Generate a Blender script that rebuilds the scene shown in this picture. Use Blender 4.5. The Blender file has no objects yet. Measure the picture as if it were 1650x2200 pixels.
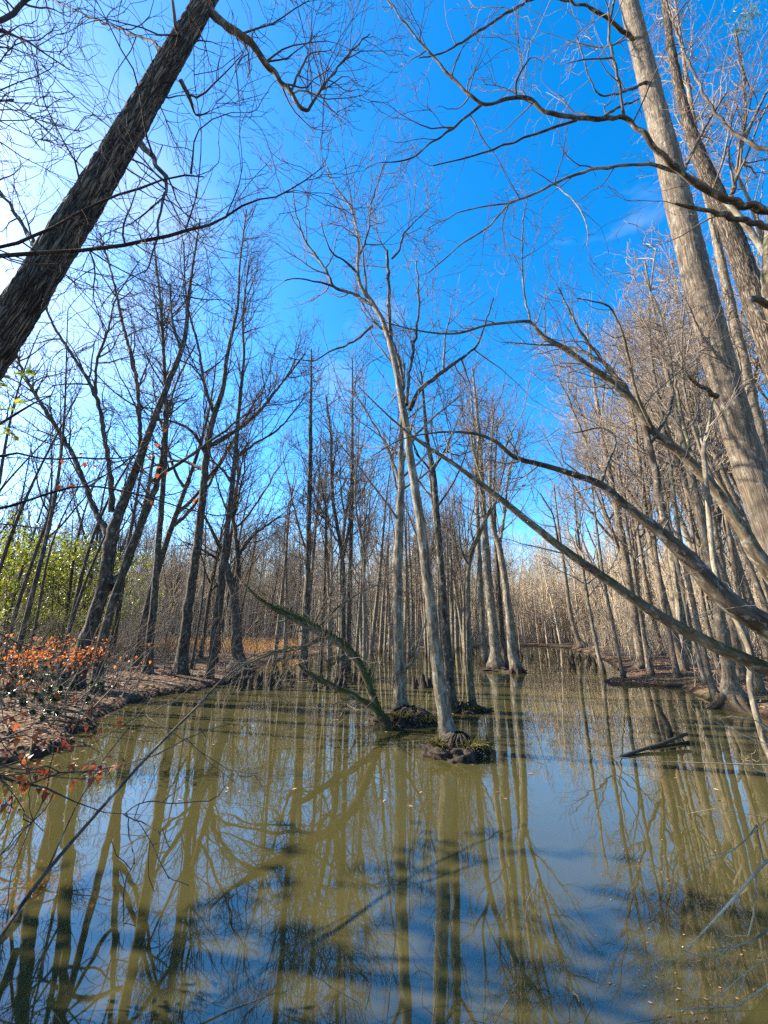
import bpy, math
import numpy as np
from mathutils import Vector

# ------------------------------------------------------------------ camera, sky, sun
scene = bpy.context.scene
COL = scene.collection
PITCH = math.radians(17.0)
H = 2.0                      # lens height above the water
F, CX, CY = 826.0, 825.0, 1100.0
cam_d = bpy.data.cameras.new('camera')
cam = bpy.data.objects.new('camera', cam_d)
COL.objects.link(cam)
cam_d.sensor_fit = 'VERTICAL'
cam_d.sensor_height = 36.0
cam_d.lens = F / 2200.0 * 36.0
cam_d.clip_start = 0.05
cam_d.clip_end = 3000.0
cam.location = (0, 0, H)
cam.rotation_euler = (math.radians(90) + PITCH, 0, 0)
scene.camera = cam

SUN_AZ = math.radians(-76.0)  # from +Y, negative to -X
SUN_EL = math.radians(33.0)
world = bpy.data.worlds.new('World')
scene.world = world
world.use_nodes = True
wn, wl = world.node_tree.nodes, world.node_tree.links
wn.clear()
w_out = wn.new('ShaderNodeOutputWorld')
w_bg = wn.new('ShaderNodeBackground')
w_bg.inputs['Strength'].default_value = 0.115
sky = wn.new('ShaderNodeTexSky')
sky.sky_type = 'NISHITA'
sky.sun_disc = False
sky.sun_elevation = SUN_EL
sky.sun_rotation = SUN_AZ
sky.air_density = 1.1
sky.dust_density = 0.7
sky.ozone_density = 3.5
hsv = wn.new('ShaderNodeHueSaturation')
hsv.inputs['Hue'].default_value = 0.5
hsv.inputs['Saturation'].default_value = 1.4
wl.new(sky.outputs[0], hsv.inputs['Color'])
# thin high cloud all over the sky, laid out by direction
tc = wn.new('ShaderNodeTexCoord')
mp = wn.new('ShaderNodeMapping')
mp.inputs['Scale'].default_value = (1.0, 1.5, 2.2)
mp.inputs['Location'].default_value = (1.9, 0.6, 0.9)
wl.new(tc.outputs['Generated'], mp.inputs['Vector'])
cn = wn.new('ShaderNodeTexNoise')
cn.inputs['Scale'].default_value = 1.7
cn.inputs['Detail'].default_value = 7
cn.inputs['Distortion'].default_value = 0.5
wl.new(mp.outputs[0], cn.inputs['Vector'])
cr = wn.new('ShaderNodeValToRGB')
cr.color_ramp.elements[0].position = 0.56
cr.color_ramp.elements[0].color = (0, 0, 0, 1)
cr.color_ramp.elements[1].position = 0.95
cr.color_ramp.elements[1].color = (1, 1, 1, 1)
wl.new(cn.outputs['Fac'], cr.inputs['Fac'])
cm = wn.new('ShaderNodeMixRGB')
cm.blend_type = 'MIX'
cm.inputs['Color2'].default_value = (2.5, 2.7, 3.0, 1)
wl.new(cr.outputs['Color'], cm.inputs['Fac'])
wl.new(hsv.outputs['Color'], cm.inputs['Color1'])
wl.new(cm.outputs['Color'], w_bg.inputs['Color'])
wl.new(w_bg.outputs[0], w_out.inputs['Surface'])

sun_d = bpy.data.lights.new('sun', 'SUN')
sun_d.energy = 5.0
sun_d.angle = math.radians(0.6)
sun_d.color = (1.0, 0.90, 0.74)
sun = bpy.data.objects.new('sun', sun_d)
COL.objects.link(sun)
s_dir = Vector((math.sin(SUN_AZ) * math.cos(SUN_EL), math.cos(SUN_AZ) * math.cos(SUN_EL), math.sin(SUN_EL)))
sun.rotation_euler = s_dir.to_track_quat('Z', 'Y').to_euler()

vs = scene.view_settings
vs.view_transform = 'Standard'
vs.look = 'None'
vs.exposure = 1.88
vs.gamma = 1.0
vs.use_curve_mapping = False
scene.cycles.max_bounces = 5
scene.cycles.diffuse_bounces = 3
scene.cycles.glossy_bounces = 3
scene.cycles.transparent_max_bounces = 4
scene.cycles.use_denoising = False

# ------------------------------------------------------------------ helpers
SP, CP = math.sin(PITCH), math.cos(PITCH)

def ray(x, y):
    X = (x - CX) / F
    U = (CY - y) / F
    return np.array([X, CP - SP * U, SP + CP * U])

def at(x, y, Y):
    """the point seen at photo pixel x, y, standing Y metres out; and its depth along the lens axis"""
    d = ray(x, y)
    t = Y / d[1]
    return np.array([d[0] * t, Y, H + d[2] * t]), t

def ground(x, y, z=0.0):
    d = ray(x, y)
    t = (z - H) / d[2]
    return np.array([d[0] * t, d[1] * t, z])

def norm(v):
    return v / np.maximum(np.linalg.norm(v, axis=-1, keepdims=True), 1e-9)

def hash3(ix, iy, iz):
    h = (ix * 374761393 + iy * 668265263 + iz * 1274126177) & 0xFFFFFFFF
    h = ((h ^ (h >> 13)) * 1103515245) & 0xFFFFFFFF
    h = ((h ^ (h >> 15)) * 2246822519) & 0xFFFFFFFF
    return ((h ^ (h >> 16)) & 0xFFFF) / 65535.0

def vnoise(p):
    """value noise 0..1 on an (N,3) array"""
    i = np.floor(p).astype(np.int64)
    f = p - i
    f = f * f * (3 - 2 * f)
    r = 0
    for dx in (0, 1):
        for dy in (0, 1):
            for dz in (0, 1):
                w = (f[:, 0] if dx else 1 - f[:, 0]) * (f[:, 1] if dy else 1 - f[:, 1]) * (f[:, 2] if dz else 1 - f[:, 2])
                r = r + w * hash3(i[:, 0] + dx, i[:, 1] + dy, i[:, 2] + dz)
    return r

def fnoise(p, o=4):
    r, a = 0, 0.5
    for k in range(o):
        r = r + a * vnoise(p + 17.3 * k)
        p = p * 2.03
        a *= 0.5
    return r / (1 - 0.5 ** o)

class MB:
    """collects tubes, leaves and blobs; build() links them as ONE mesh object"""
    def __init__(self):
        self.v, self.f, self.a, self.n, self.m = [], [], [], 0, []
    def add(self, v, f, a=None, mat=0):
        self.v.append(np.asarray(v, dtype=np.float32))
        self.f.append(np.asarray(f, dtype=np.int64) + self.n)
        self.a.append(np.zeros_like(self.v[-1]) if a is None else np.asarray(a, dtype=np.float32))
        self.m.append(np.full(len(f), mat, dtype=np.int32))
        self.n += len(v)
    def tubes(self, P, R, S, disp=None, mat=0, v0=None):
        P = np.asarray(P, float); R = np.asarray(R, float)
        N, K, _ = P.shape
        if N == 0:
            return
        T = norm(np.gradient(P, axis=1))
        ax = np.argmin(np.abs(T.mean(1)), axis=1)
        ref = np.eye(3)[ax][:, None, :]
        n1 = norm(np.cross(T, np.broadcast_to(ref, T.shape)))
        n2 = np.cross(T, n1)
        th = np.linspace(0, 2 * np.pi, S, endpoint=False)
        c, s = np.cos(th), np.sin(th)
        seg = np.linalg.norm(np.diff(P, axis=1), axis=2)
        L = np.concatenate([np.zeros((N, 1)), np.cumsum(seg, 1)], 1)
        if v0 is not None:
            L = L + np.asarray(v0)[:, None]
        RR = np.broadcast_to(R[:, :, None], (N, K, S))
        at_ = np.stack([RR * c, RR * s, np.broadcast_to(L[:, :, None], (N, K, S))], -1)
        if disp is not None:
            RR = RR * disp(at_.reshape(-1, 3), P, np.broadcast_to(th, (N, K, S)).reshape(-1)).reshape(N, K, S)
        V = P[:, :, None, :] + RR[..., None] * (n1[:, :, None, :] * c[:, None] + n2[:, :, None, :] * s[:, None])
        idx = np.arange(N * K * S).reshape(N, K, S)
        a, b = idx[:, :-1, :], idx[:, 1:, :]
        f = np.stack([a, np.roll(a, -1, 2), np.roll(b, -1, 2), b], -1).reshape(-1, 4)
        self.add(V.reshape(-1, 3), f, at_.reshape(-1, 3), mat)
    def leaves(self, C, D, U, ln, wd, fold=0.25, mat=0, curl=None):
        """folded leaf: six points, four faces; C stalk, D along, U up"""
        D = norm(D)
        S_ = norm(np.cross(D, U))
        N_ = np.cross(S_, D)
        n = len(C)
        ln = np.broadcast_to(np.asarray(ln, float).reshape(-1, 1), (n, 1))
        wd = np.broadcast_to(np.asarray(wd, float).reshape(-1, 1), (n, 1))
        cu = 0.18 if curl is None else curl
        a = C
        m = C + D * ln * 0.5 + N_ * ln * cu * 0.5
        t = C + D * ln - N_ * ln * cu
        l = C + D * ln * 0.45 + S_ * wd * 0.5 + N_ * wd * fold
        r = C + D * ln * 0.45 - S_ * wd * 0.5 + N_ * wd * fold
        V = np.stack([a, l, t, r, m], 1).reshape(-1, 3)
        b = np.arange(n)[:, None] * 5
        f = np.concatenate([b + np.array([[0, 4, 1, 1]]), b + np.array([[1, 4, 2, 2]]), b + np.array([[2, 4, 3, 3]]), b + np.array([[3, 4, 0, 0]])])
        rnd = np.repeat(np.random.default_rng(n).random((n, 3)) * 50, 5, 0)
        self.add(V, f, rnd, mat)
    def mesh(self, name, mats, smooth=True, origin=None):
        me = bpy.data.meshes.new(name)
        if not self.v:
            return me
        V = np.concatenate(self.v); Fq = np.concatenate(self.f); A = np.concatenate(self.a); M = np.concatenate(self.m)
        if origin is not None:
            V = V - np.asarray(origin, dtype=np.float32)
        tri = Fq[:, 2] == Fq[:, 3]
        sizes = np.where(tri, 3, 4)
        starts = np.concatenate([[0], np.cumsum(sizes)[:-1]])
        keep = np.ones(Fq.shape, bool); keep[tri, 3] = False
        loops = Fq[keep]
        me.vertices.add(len(V)); me.vertices.foreach_set('co', V.astype(np.float32).ravel())
        me.loops.add(len(loops)); me.loops.foreach_set('vertex_index', loops.astype(np.int32))
        me.polygons.add(len(Fq)); me.polygons.foreach_set('loop_start', starts.astype(np.int32))
        for m in (mats if isinstance(mats, (list, tuple)) else [mats]):
            me.materials.append(m)
        me.polygons.foreach_set('material_index', M)
        me.polygons.foreach_set('use_smooth', np.full(len(Fq), smooth))
        me.update(calc_edges=True)
        at_ = me.attributes.new('bark', 'FLOAT_VECTOR', 'POINT')
        at_.data.foreach_set('vector', A.astype(np.float32).ravel())
        return me
    def build(self, name, mats, parent=None, origin=None, smooth=True):
        o = bpy.data.objects.new(name, self.mesh(name, mats, smooth, origin))
        COL.objects.link(o)
        if parent is not None:
            o.parent = parent
        elif origin is not None:
            o.location = origin
        return o

def tag(o, label=None, cat=None, group=None, kind=None):
    if label: o['label'] = label
    if cat: o['category'] = cat
    if group: o['group'] = group
    if kind: o['kind'] = kind
    return o

def empty(name, loc=(0, 0, 0)):
    o = bpy.data.objects.new(name, None)
    o.empty_display_size = 0.2
    o.location = loc
    COL.objects.link(o)
    return o

def copy_tree(o, parent=None):
    c = o.copy(); COL.objects.link(c); c.parent = parent
    for ch in o.children:
        copy_tree(ch, c)
    return c

# ------------------------------------------------------------------ materials
def new_mat(name):
    m = bpy.data.materials.new(name); m.use_nodes = True
    nt = m.node_tree; nt.nodes.clear()
    out = nt.nodes.new('ShaderNodeOutputMaterial')
    b = nt.nodes.new('ShaderNodeBsdfPrincipled')
    nt.links.new(b.outputs[0], out.inputs['Surface'])
    return m, nt, b

def ramp(nt, fac, stops):
    r = nt.nodes.new('ShaderNodeValToRGB')
    el = r.color_ramp.elements
    while len(el) < len(stops):
        el.new(0.5)
    for e, (p, c) in zip(el, stops):
        e.position = p; e.color = (*c, 1)
    nt.links.new(fac, r.inputs['Fac'])
    return r.outputs['Color']

def noise(nt, vec, scale, detail=4, rough=0.55, dist=0.0):
    n = nt.nodes.new('ShaderNodeTexNoise')
    n.inputs['Scale'].default_value = scale
    n.inputs['Detail'].default_value = detail
    n.inputs['Roughness'].default_value = rough
    n.inputs['Distortion'].default_value = dist
    if vec is not None:
        nt.links.new(vec, n.inputs['Vector'])
    return n.outputs['Fac']

def mapping(nt, vec, scale):
    m = nt.nodes.new('ShaderNodeMapping')
    m.inputs['Scale'].default_value = scale
    nt.links.new(vec, m.inputs['Vector'])
    return m.outputs[0]

def mix(nt, fac, a, b, mode='MIX'):
    m = nt.nodes.new('ShaderNodeMixRGB'); m.blend_type = mode
    for s, v in (('Fac', fac), ('Color1', a), ('Color2', b)):
        if isinstance(v, (int, float)):
            m.inputs[s].default_value = v
        elif isinstance(v, tuple):
            m.inputs[s].default_value = (*v, 1)
        else:
            nt.links.new(v, m.inputs[s])
    return m.outputs[0]

def math_(nt, op, a, b=None, clamp=False):
    m = nt.nodes.new('ShaderNodeMath'); m.operation = op; m.use_clamp = clamp
    for i, v in enumerate((a, b)):
        if v is None: continue
        if isinstance(v, (int, float)): m.inputs[i].default_value = v
        else: nt.links.new(v, m.inputs[i])
    return m.outputs[0]

def bark_mat(name, dark, mid, light, lichen=0.0, moss=0.0, scale=14.0, stretch=0.22, bump=0.5, ridged=False, wet=True, lichen_col=(0.33, 0.33, 0.28)):
    m, nt, b = new_mat(name)
    a = nt.nodes.new('ShaderNodeAttribute'); a.attribute_name = 'bark'
    oi = nt.nodes.new('ShaderNodeObjectInfo')
    v = nt.nodes.new('ShaderNodeVectorMath'); v.operation = 'ADD'
    nt.links.new(a.outputs['Vector'], v.inputs[0])
    co = nt.nodes.new('ShaderNodeCombineXYZ')
    r50 = math_(nt, 'MULTIPLY', oi.outputs['Random'], 50.0)
    for k in range(3): nt.links.new(r50, co.inputs[k])
    nt.links.new(co.outputs[0], v.inputs[1])
    vec = v.outputs[0]
    st = mapping(nt, vec, (1, 1, stretch))
    n1 = noise(nt, st, scale, 4, 0.55, 0.6)
    if ridged:
        na = noise(nt, mapping(nt, vec, (1, 1, stretch * 0.8)), scale, 2.5, 0.5, 0.9)
        rd = math_(nt, 'MULTIPLY', math_(nt, 'ABSOLUTE', math_(nt, 'SUBTRACT', na, 0.5)), 7.0, True)
        n1 = math_(nt, 'MULTIPLY', rd, math_(nt, 'ADD', math_(nt, 'MULTIPLY', n1, 0.8), 0.45))
        col = ramp(nt, n1, [(0.05, dark), (0.35, mid), (0.85, light)])
    else:
        col = ramp(nt, n1, [(0.30, dark), (0.48, mid), (0.68, light)])
    n0 = noise(nt, mapping(nt, vec, (1, 1, 0.3)), 2.2, 4)
    col = mix(nt, 0.55, col, ramp(nt, n0, [(0.3, (0.55, 0.55, 0.57)), (0.7, (1.25, 1.2, 1.12))]), 'MULTIPLY')
    if lichen:
        n2 = noise(nt, mapping(nt, vec, (1, 1, 0.6)), 11.0, 5, 0.65)
        f = ramp(nt, n2, [(0.56 - 0.1 * lichen, (0, 0, 0)), (0.66 - 0.1 * lichen, (1, 1, 1))])
        col = mix(nt, math_(nt, 'MULTIPLY', f, 0.5), col, lichen_col)
    geo = nt.nodes.new('ShaderNodeNewGeometry')
    if moss:
        sx = nt.nodes.new('ShaderNodeSeparateXYZ'); nt.links.new(geo.outputs['Normal'], sx.inputs[0])
        n3 = noise(nt, vec, 4.0, 4)
        f = math_(nt, 'ADD', math_(nt, 'MULTIPLY', sx.outputs['Z'], 0.7), math_(nt, 'MULTIPLY', math_(nt, 'SUBTRACT', n3, 0.5), 2.2))
        f = math_(nt, 'ADD', f, moss - 0.6)
        f = math_(nt, 'MULTIPLY', f, 3.0, True)
        col = mix(nt, f, col, mix(nt, noise(nt, vec, 25.0, 2), (0.018, 0.027, 0.006), (0.065, 0.075, 0.015)))
    if wet:
        sp = nt.nodes.new('ShaderNodeSeparateXYZ'); nt.links.new(geo.outputs['Position'], sp.inputs[0])
        z = math_(nt, 'ADD', sp.outputs['Z'], math_(nt, 'MULTIPLY', noise(nt, vec, 5.0, 3), -0.35))
        f = math_(nt, 'SUBTRACT', 1.0, math_(nt, 'MULTIPLY', math_(nt, 'ADD', z, 0.02), 3.0, True), True)
        col = mix(nt, math_(nt, 'MULTIPLY', f, 0.8), col, (0.028, 0.02, 0.012))
    nt.links.new(col, b.inputs['Base Color'])
    b.inputs['Roughness'].default_value = 0.9
    b.inputs['Specular IOR Level'].default_value = 0.2
    if bump:
        bp = nt.nodes.new('ShaderNodeBump')
        bp.inputs['Strength'].default_value = bump
        bp.inputs['Distance'].default_value = 0.03
        nt.links.new(n1, bp.inputs['Height'])
        nt.links.new(bp.outputs[0], b.inputs['Normal'])
    return m

M = {}
M['furrowed'] = bark_mat('furrowed_bark', (0.012, 0.009, 0.007), (0.085, 0.066, 0.049), (0.20, 0.16, 0.12), scale=30, stretch=0.10, bump=1.0, wet=False, ridged=True)
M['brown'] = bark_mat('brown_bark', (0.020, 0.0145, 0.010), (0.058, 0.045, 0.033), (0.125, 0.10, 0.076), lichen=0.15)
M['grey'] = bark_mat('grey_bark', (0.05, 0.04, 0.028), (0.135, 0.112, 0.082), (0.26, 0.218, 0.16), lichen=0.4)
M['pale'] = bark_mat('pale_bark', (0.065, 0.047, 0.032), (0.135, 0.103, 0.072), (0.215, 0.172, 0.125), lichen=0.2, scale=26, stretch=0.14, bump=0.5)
M['smooth'] = bark_mat('smooth_grey_bark', (0.045, 0.034, 0.025), (0.115, 0.09, 0.066), (0.20, 0.162, 0.122), lichen=0.02, scale=34, stretch=0.07, bump=0.6, wet=False)
M['mossy'] = bark_mat('mossy_bark', (0.035, 0.026, 0.017), (0.095, 0.074, 0.05), (0.17, 0.138, 0.095), lichen=0.3, moss=0.45)
M['mosslog'] = bark_mat('moss_covered_bark', (0.05, 0.037, 0.024), (0.13, 0.10, 0.07), (0.21, 0.17, 0.12), moss=0.78)
M['dark'] = bark_mat('dark_wet_wood', (0.012, 0.009, 0.007), (0.035, 0.026, 0.02), (0.07, 0.054, 0.042), wet=False)
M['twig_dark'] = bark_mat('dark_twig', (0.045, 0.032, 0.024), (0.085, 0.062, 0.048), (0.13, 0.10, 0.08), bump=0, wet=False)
M['twig'] = bark_mat('grey_twig', (0.085, 0.065, 0.05), (0.155, 0.122, 0.095), (0.23, 0.188, 0.15), bump=0, wet=False)
M['lichened'] = bark_mat('lichened_twig', (0.12, 0.09, 0.055), (0.28, 0.215, 0.135), (0.46, 0.37, 0.25), lichen=0.2, bump=0.4, wet=False, lichen_col=(0.52, 0.47, 0.36))
M['twig_far'] = bark_mat('painted_sun_twig', (0.30, 0.235, 0.16), (0.44, 0.355, 0.25), (0.56, 0.465, 0.34), bump=0, wet=False)  # lighter, warmer albedo paints in sunlight that misses the far wood and brush
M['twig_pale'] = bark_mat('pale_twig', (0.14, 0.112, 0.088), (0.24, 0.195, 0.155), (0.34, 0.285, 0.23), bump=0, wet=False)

def leaf_mat(name, cols, trans=0.35, rough=0.5, spec=0.4):
    m, nt, b = new_mat(name)
    a = nt.nodes.new('ShaderNodeAttribute'); a.attribute_name = 'bark'
    oi = nt.nodes.new('ShaderNodeObjectInfo')
    sx = nt.nodes.new('ShaderNodeSeparateXYZ'); nt.links.new(a.outputs['Vector'], sx.inputs[0])
    fr = math_(nt, 'FRACT', math_(nt, 'ADD', math_(nt, 'MULTIPLY', sx.outputs['X'], 7.13), oi.outputs['Random']))
    n = len(cols)
    col = ramp(nt, fr, [(i / (n - 1), c) for i, c in enumerate(cols)])
    nt.links.new(col, b.inputs['Base Color'])
    b.inputs['Roughness'].default_value = rough
    b.inputs['Specular IOR Level'].default_value = spec
    if trans:
        tr = nt.nodes.new('ShaderNodeBsdfTranslucent')
        nt.links.new(mix(nt, 1.0, col, (1.3, 1.25, 0.8), 'MULTIPLY'), tr.inputs['Color'])
        ms = nt.nodes.new('ShaderNodeMixShader'); ms.inputs[0].default_value = trans
        nt.links.new(b.outputs[0], ms.inputs[1]); nt.links.new(tr.outputs[0], ms.inputs[2])
        out = [x for x in nt.nodes if x.type == 'OUTPUT_MATERIAL'][0]
        nt.links.new(ms.outputs[0], out.inputs['Surface'])
    return m

M['beech'] = leaf_mat('orange_dead_leaf', [(0.20, 0.04, 0.014), (0.38, 0.095, 0.022), (0.50, 0.17, 0.045), (0.28, 0.06, 0.018), (0.42, 0.20, 0.09)], 0.45)
M['russet'] = leaf_mat('russet_dead_leaf', [(0.16, 0.03, 0.015), (0.30, 0.06, 0.02), (0.40, 0.11, 0.03)], 0.4)
M['holly'] = leaf_mat('evergreen_leaf', [(0.06, 0.10, 0.016), (0.12, 0.17, 0.022), (0.20, 0.22, 0.025), (0.26, 0.24, 0.03)], 0.55, 0.35, 0.5)
M['laurel'] = leaf_mat('dark_evergreen_leaf', [(0.02, 0.04, 0.02), (0.045, 0.07, 0.03), (0.07, 0.09, 0.04)], 0.2, 0.3, 0.6)
M['litter'] = leaf_mat('fallen_leaf', [(0.07, 0.035, 0.018), (0.20, 0.11, 0.058), (0.34, 0.22, 0.13), (0.14, 0.065, 0.03), (0.46, 0.34, 0.23), (0.24, 0.10, 0.04)], 0.1, 0.8, 0.15)
M['grass'] = leaf_mat('dry_marsh_grass', [(0.34, 0.18, 0.06), (0.52, 0.30, 0.11), (0.62, 0.42, 0.19)], 0.3, 0.8, 0.1)
M['sedge'] = leaf_mat('green_sedge', [(0.05, 0.055, 0.012), (0.12, 0.115, 0.03), (0.24, 0.19, 0.08)], 0.3, 0.7, 0.1)

M['mosstuft'] = leaf_mat('moss_tuft', [(0.02, 0.034, 0.007), (0.045, 0.065, 0.012), (0.10, 0.115, 0.022)], 0.3, 0.9, 0.05)

# forest floor
def ground_mat():
    m, nt, b = new_mat('leaf_littered_floor')
    g = nt.nodes.new('ShaderNodeNewGeometry')
    p = g.outputs['Position']
    vo = nt.nodes.new('ShaderNodeTexVoronoi'); vo.inputs['Scale'].default_value = 9.0
    nt.links.new(p, vo.inputs['Vector'])
    sx = nt.nodes.new('ShaderNodeSeparateColor'); nt.links.new(vo.outputs['Color'], sx.inputs[0])
    col = ramp(nt, sx.outputs[0], [(0.0, (0.035, 0.02, 0.012)), (0.4, (0.10, 0.06, 0.036)), (0.8, (0.19, 0.12, 0.075)), (1.0, (0.30, 0.20, 0.135))])
    n = noise(nt, p, 0.7, 5, 0.6)
    col = mix(nt, ramp(nt, n, [(0.35, (0.75, 0.75, 0.75)), (0.6, (0, 0, 0))]), col, (0.07, 0.048, 0.03))
    n2 = noise(nt, p, 0.35, 4)
    col = mix(nt, ramp(nt, n2, [(0.55, (0, 0, 0)), (0.7, (0.6, 0.6, 0.6))]), col, (0.10, 0.11, 0.035))
    sp = nt.nodes.new('ShaderNodeSeparateXYZ'); nt.links.new(p, sp.inputs[0])
    z = math_(nt, 'ADD', sp.outputs['Z'], math_(nt, 'MULTIPLY', math_(nt, 'SUBTRACT', noise(nt, p, 3.0, 3), 0.5), 0.2))
    wet = math_(nt, 'SUBTRACT', 1.0, math_(nt, 'MULTIPLY', math_(nt, 'SUBTRACT', z, 0.02), 8.0, True), True)
    col = mix(nt, wet, col, (0.024, 0.017, 0.010))
    nt.links.new(col, b.inputs['Base Color'])
    b.inputs['Roughness'].default_value = 0.95
    b.inputs['Specular IOR Level'].default_value = 0.15
    bp = nt.nodes.new('ShaderNodeBump'); bp.inputs['Strength'].default_value = 0.7; bp.inputs['Distance'].default_value = 0.05
    nt.links.new(math_(nt, 'ADD', vo.outputs['Distance'], noise(nt, p, 6, 4)), bp.inputs['Height'])
    nt.links.new(bp.outputs[0], b.inputs['Normal'])
    return m
M['ground'] = ground_mat()

def water_mat():
    m, nt, b = new_mat('murky_water')
    g = nt.nodes.new('ShaderNodeNewGeometry')
    n = noise(nt, mapping(nt, g.outputs['Position'], (0.25, 0.5, 1)), 1.0, 4, 0.5)
    col = ramp(nt, n, [(0.3, (0.042, 0.038, 0.0125)), (0.7, (0.058, 0.050, 0.0165))])
    nt.links.new(col, b.inputs['Base Color'])
    b.inputs['Roughness'].default_value = 0.015
    b.inputs['IOR'].default_value = 2.0
    bp = nt.nodes.new('ShaderNodeBump'); bp.inputs['Strength'].default_value = 0.06; bp.inputs['Distance'].default_value = 0.05
    nn = noise(nt, mapping(nt, g.outputs['Position'], (1.0, 1.6, 1)), 0.9, 2, 0.4)
    nt.links.new(nn, bp.inputs['Height'])
    nt.links.new(bp.outputs[0], b.inputs['Normal'])
    return m
M['water'] = water_mat()

# ------------------------------------------------------------------ terrain and water
shore_px = [(-330, 1760), (-120, 1690), (0, 1645), (60, 1638), (120, 1618), (165, 1592), (172, 1574), (212, 1560), (240, 1532), (292, 1511),
            (350, 1495), (440, 1481), (505, 1462), (545, 1440), (575, 1424), (640, 1412), (720, 1404), (820, 1399), (940, 1393), (1060, 1390),
            (1150, 1388), (1215, 1392), (1262, 1404), (1318, 1428), (1345, 1452), (1305, 1462), (1312, 1470), (1400, 1473), (1465, 1478), (1508, 1496),
            (1540, 1516), (1610, 1534), (1700, 1560), (1850, 1600)]
shore = [ground(x, y)[:2] for x, y in shore_px]
shore = [np.array([-9.0, 1.0])] + shore + [np.array([7.6, 6.2]), np.array([6.2, 4.4]), np.array([5.4, 2.4]), np.array([4.6, 1.4]), np.array([3.0, 1.7]), np.array([0.0, 1.9]), np.array([-3.0, 1.6])]
SH = np.array(shore)

def shore_sd(xy):
    """metres from the water's edge: positive on land"""
    xy = np.asarray(xy, float)
    best = np.full(len(xy), 1e9); inside = np.zeros(len(xy), bool)
    for i in range(len(SH)):
        a, b = SH[i], SH[(i + 1) % len(SH)]
        ab = b - a
        t = np.clip(((xy - a) @ ab) / (ab @ ab), 0, 1)
        d = np.linalg.norm(xy - (a + t[:, None] * ab), axis=1)
        best = np.minimum(best, d)
        cond = (a[1] > xy[:, 1]) != (b[1] > xy[:, 1])
        with np.errstate(divide='ignore', invalid='ignore'):
            xi = (b[0] - a[0]) * (xy[:, 1] - a[1]) / (b[1] - a[1]) + a[0]
        inside ^= cond & (xy[:, 0] < xi)
    d = np.where(inside, -best, best)
    p = np.concatenate([xy, np.zeros((len(xy), 1))], 1)
    amp = np.clip(np.linalg.norm(xy, axis=1) * 0.03, 0.22, 1.0)
    return d + (fnoise(p / np.array([0.9, 0.9, 1])) - 0.5) * 1.6 * amp

def height(xy):
    d = shore_sd(xy)
    p = np.concatenate([np.asarray(xy, float), np.zeros((len(xy), 1))], 1)
    n = fnoise(p * 0.5) - 0.5
    n2 = fnoise(p * 2.2) - 0.5
    up = 0.14 * np.clip(d / 0.18, 0, 1) + 0.30 * (1 - np.exp(-np.clip(d, 0, None) / 3.0)) + (n * 0.30 + n2 * 0.22) * np.clip(d / 0.6, 0, 1)
    far = np.clip((np.linalg.norm(xy, axis=1) - 60) / 120, 0, 1)
    up = up + far * 2.0
    dn = -0.45 * (1 - np.exp(np.clip(d, None, 0) / 0.5)) - 0.03
    return np.where(d > 0, np.maximum(up, 0.03), dn)

def axis(lo, hi, n, k, c=0.0):
    s = np.linspace(math.asinh((lo - c) / k), math.asinh((hi - c) / k), n)
    return np.sinh(s) * k + c
gx = axis(-700, 700, 360, 8.0)
gy = axis(-120, 900, 330, 10.0, 9.0)
GX, GY = np.meshgrid(gx, gy)
XY = np.stack([GX.ravel(), GY.ravel()], 1)
GZ = height(XY)
mb = MB()
nx, ny = len(gx), len(gy)
ii = np.arange(nx * ny).reshape(ny, nx)
mb.add(np.concatenate([XY, GZ[:, None]], 1), np.stack([ii[:-1, :-1], ii[:-1, 1:], ii[1:, 1:], ii[1:, :-1]], -1).reshape(-1, 4))
tag(mb.build('ground', M['ground']), kind='structure')
mb = MB()
mb.add([(-300, -40, 0), (300, -40, 0), (300, 240, 0), (-300, 240, 0)], [(0, 1, 2, 3)])
tag(mb.build('water', M['water']), kind='structure')

def gz(x, y):
    return float(height(np.array([[x, y]]))[0])

# ------------------------------------------------------------------ branch growth
def resample(P, R, step):
    """Catmull-Rom through the traced points, evenly spaced"""
    P = np.asarray(P, float); R = np.asarray(R, float)
    Q = np.concatenate([[2 * P[0] - P[1]], P, [2 * P[-1] - P[-2]]])
    out, rr = [], []
    for i in range(len(P) - 1):
        n = max(2, int(np.linalg.norm(P[i + 1] - P[i]) / step * 1.5))
        t = np.linspace(0, 1, n, endpoint=False)[:, None]
        p0, p1, p2, p3 = Q[i:i + 4]
        out.append(0.5 * ((2 * p1) + (-p0 + p2) * t + (2 * p0 - 5 * p1 + 4 * p2 - p3) * t ** 2 + (-p0 + 3 * p1 - 3 * p2 + p3) * t ** 3))
        rr.append(R[i] + (R[i + 1] - R[i]) * t[:, 0])
    out.append(P[-1:]); rr.append(R[-1:])
    C = np.concatenate(out); r = np.concatenate(rr)
    L = np.concatenate([[0], np.cumsum(np.linalg.norm(np.diff(C, axis=0), axis=1))])
    n = max(4, int(L[-1] / step) + 1)
    s = np.linspace(0, L[-1], n)
    return np.stack([np.interp(s, L, C[:, k]) for k in range(3)], 1), np.interp(s, L, r)

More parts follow.
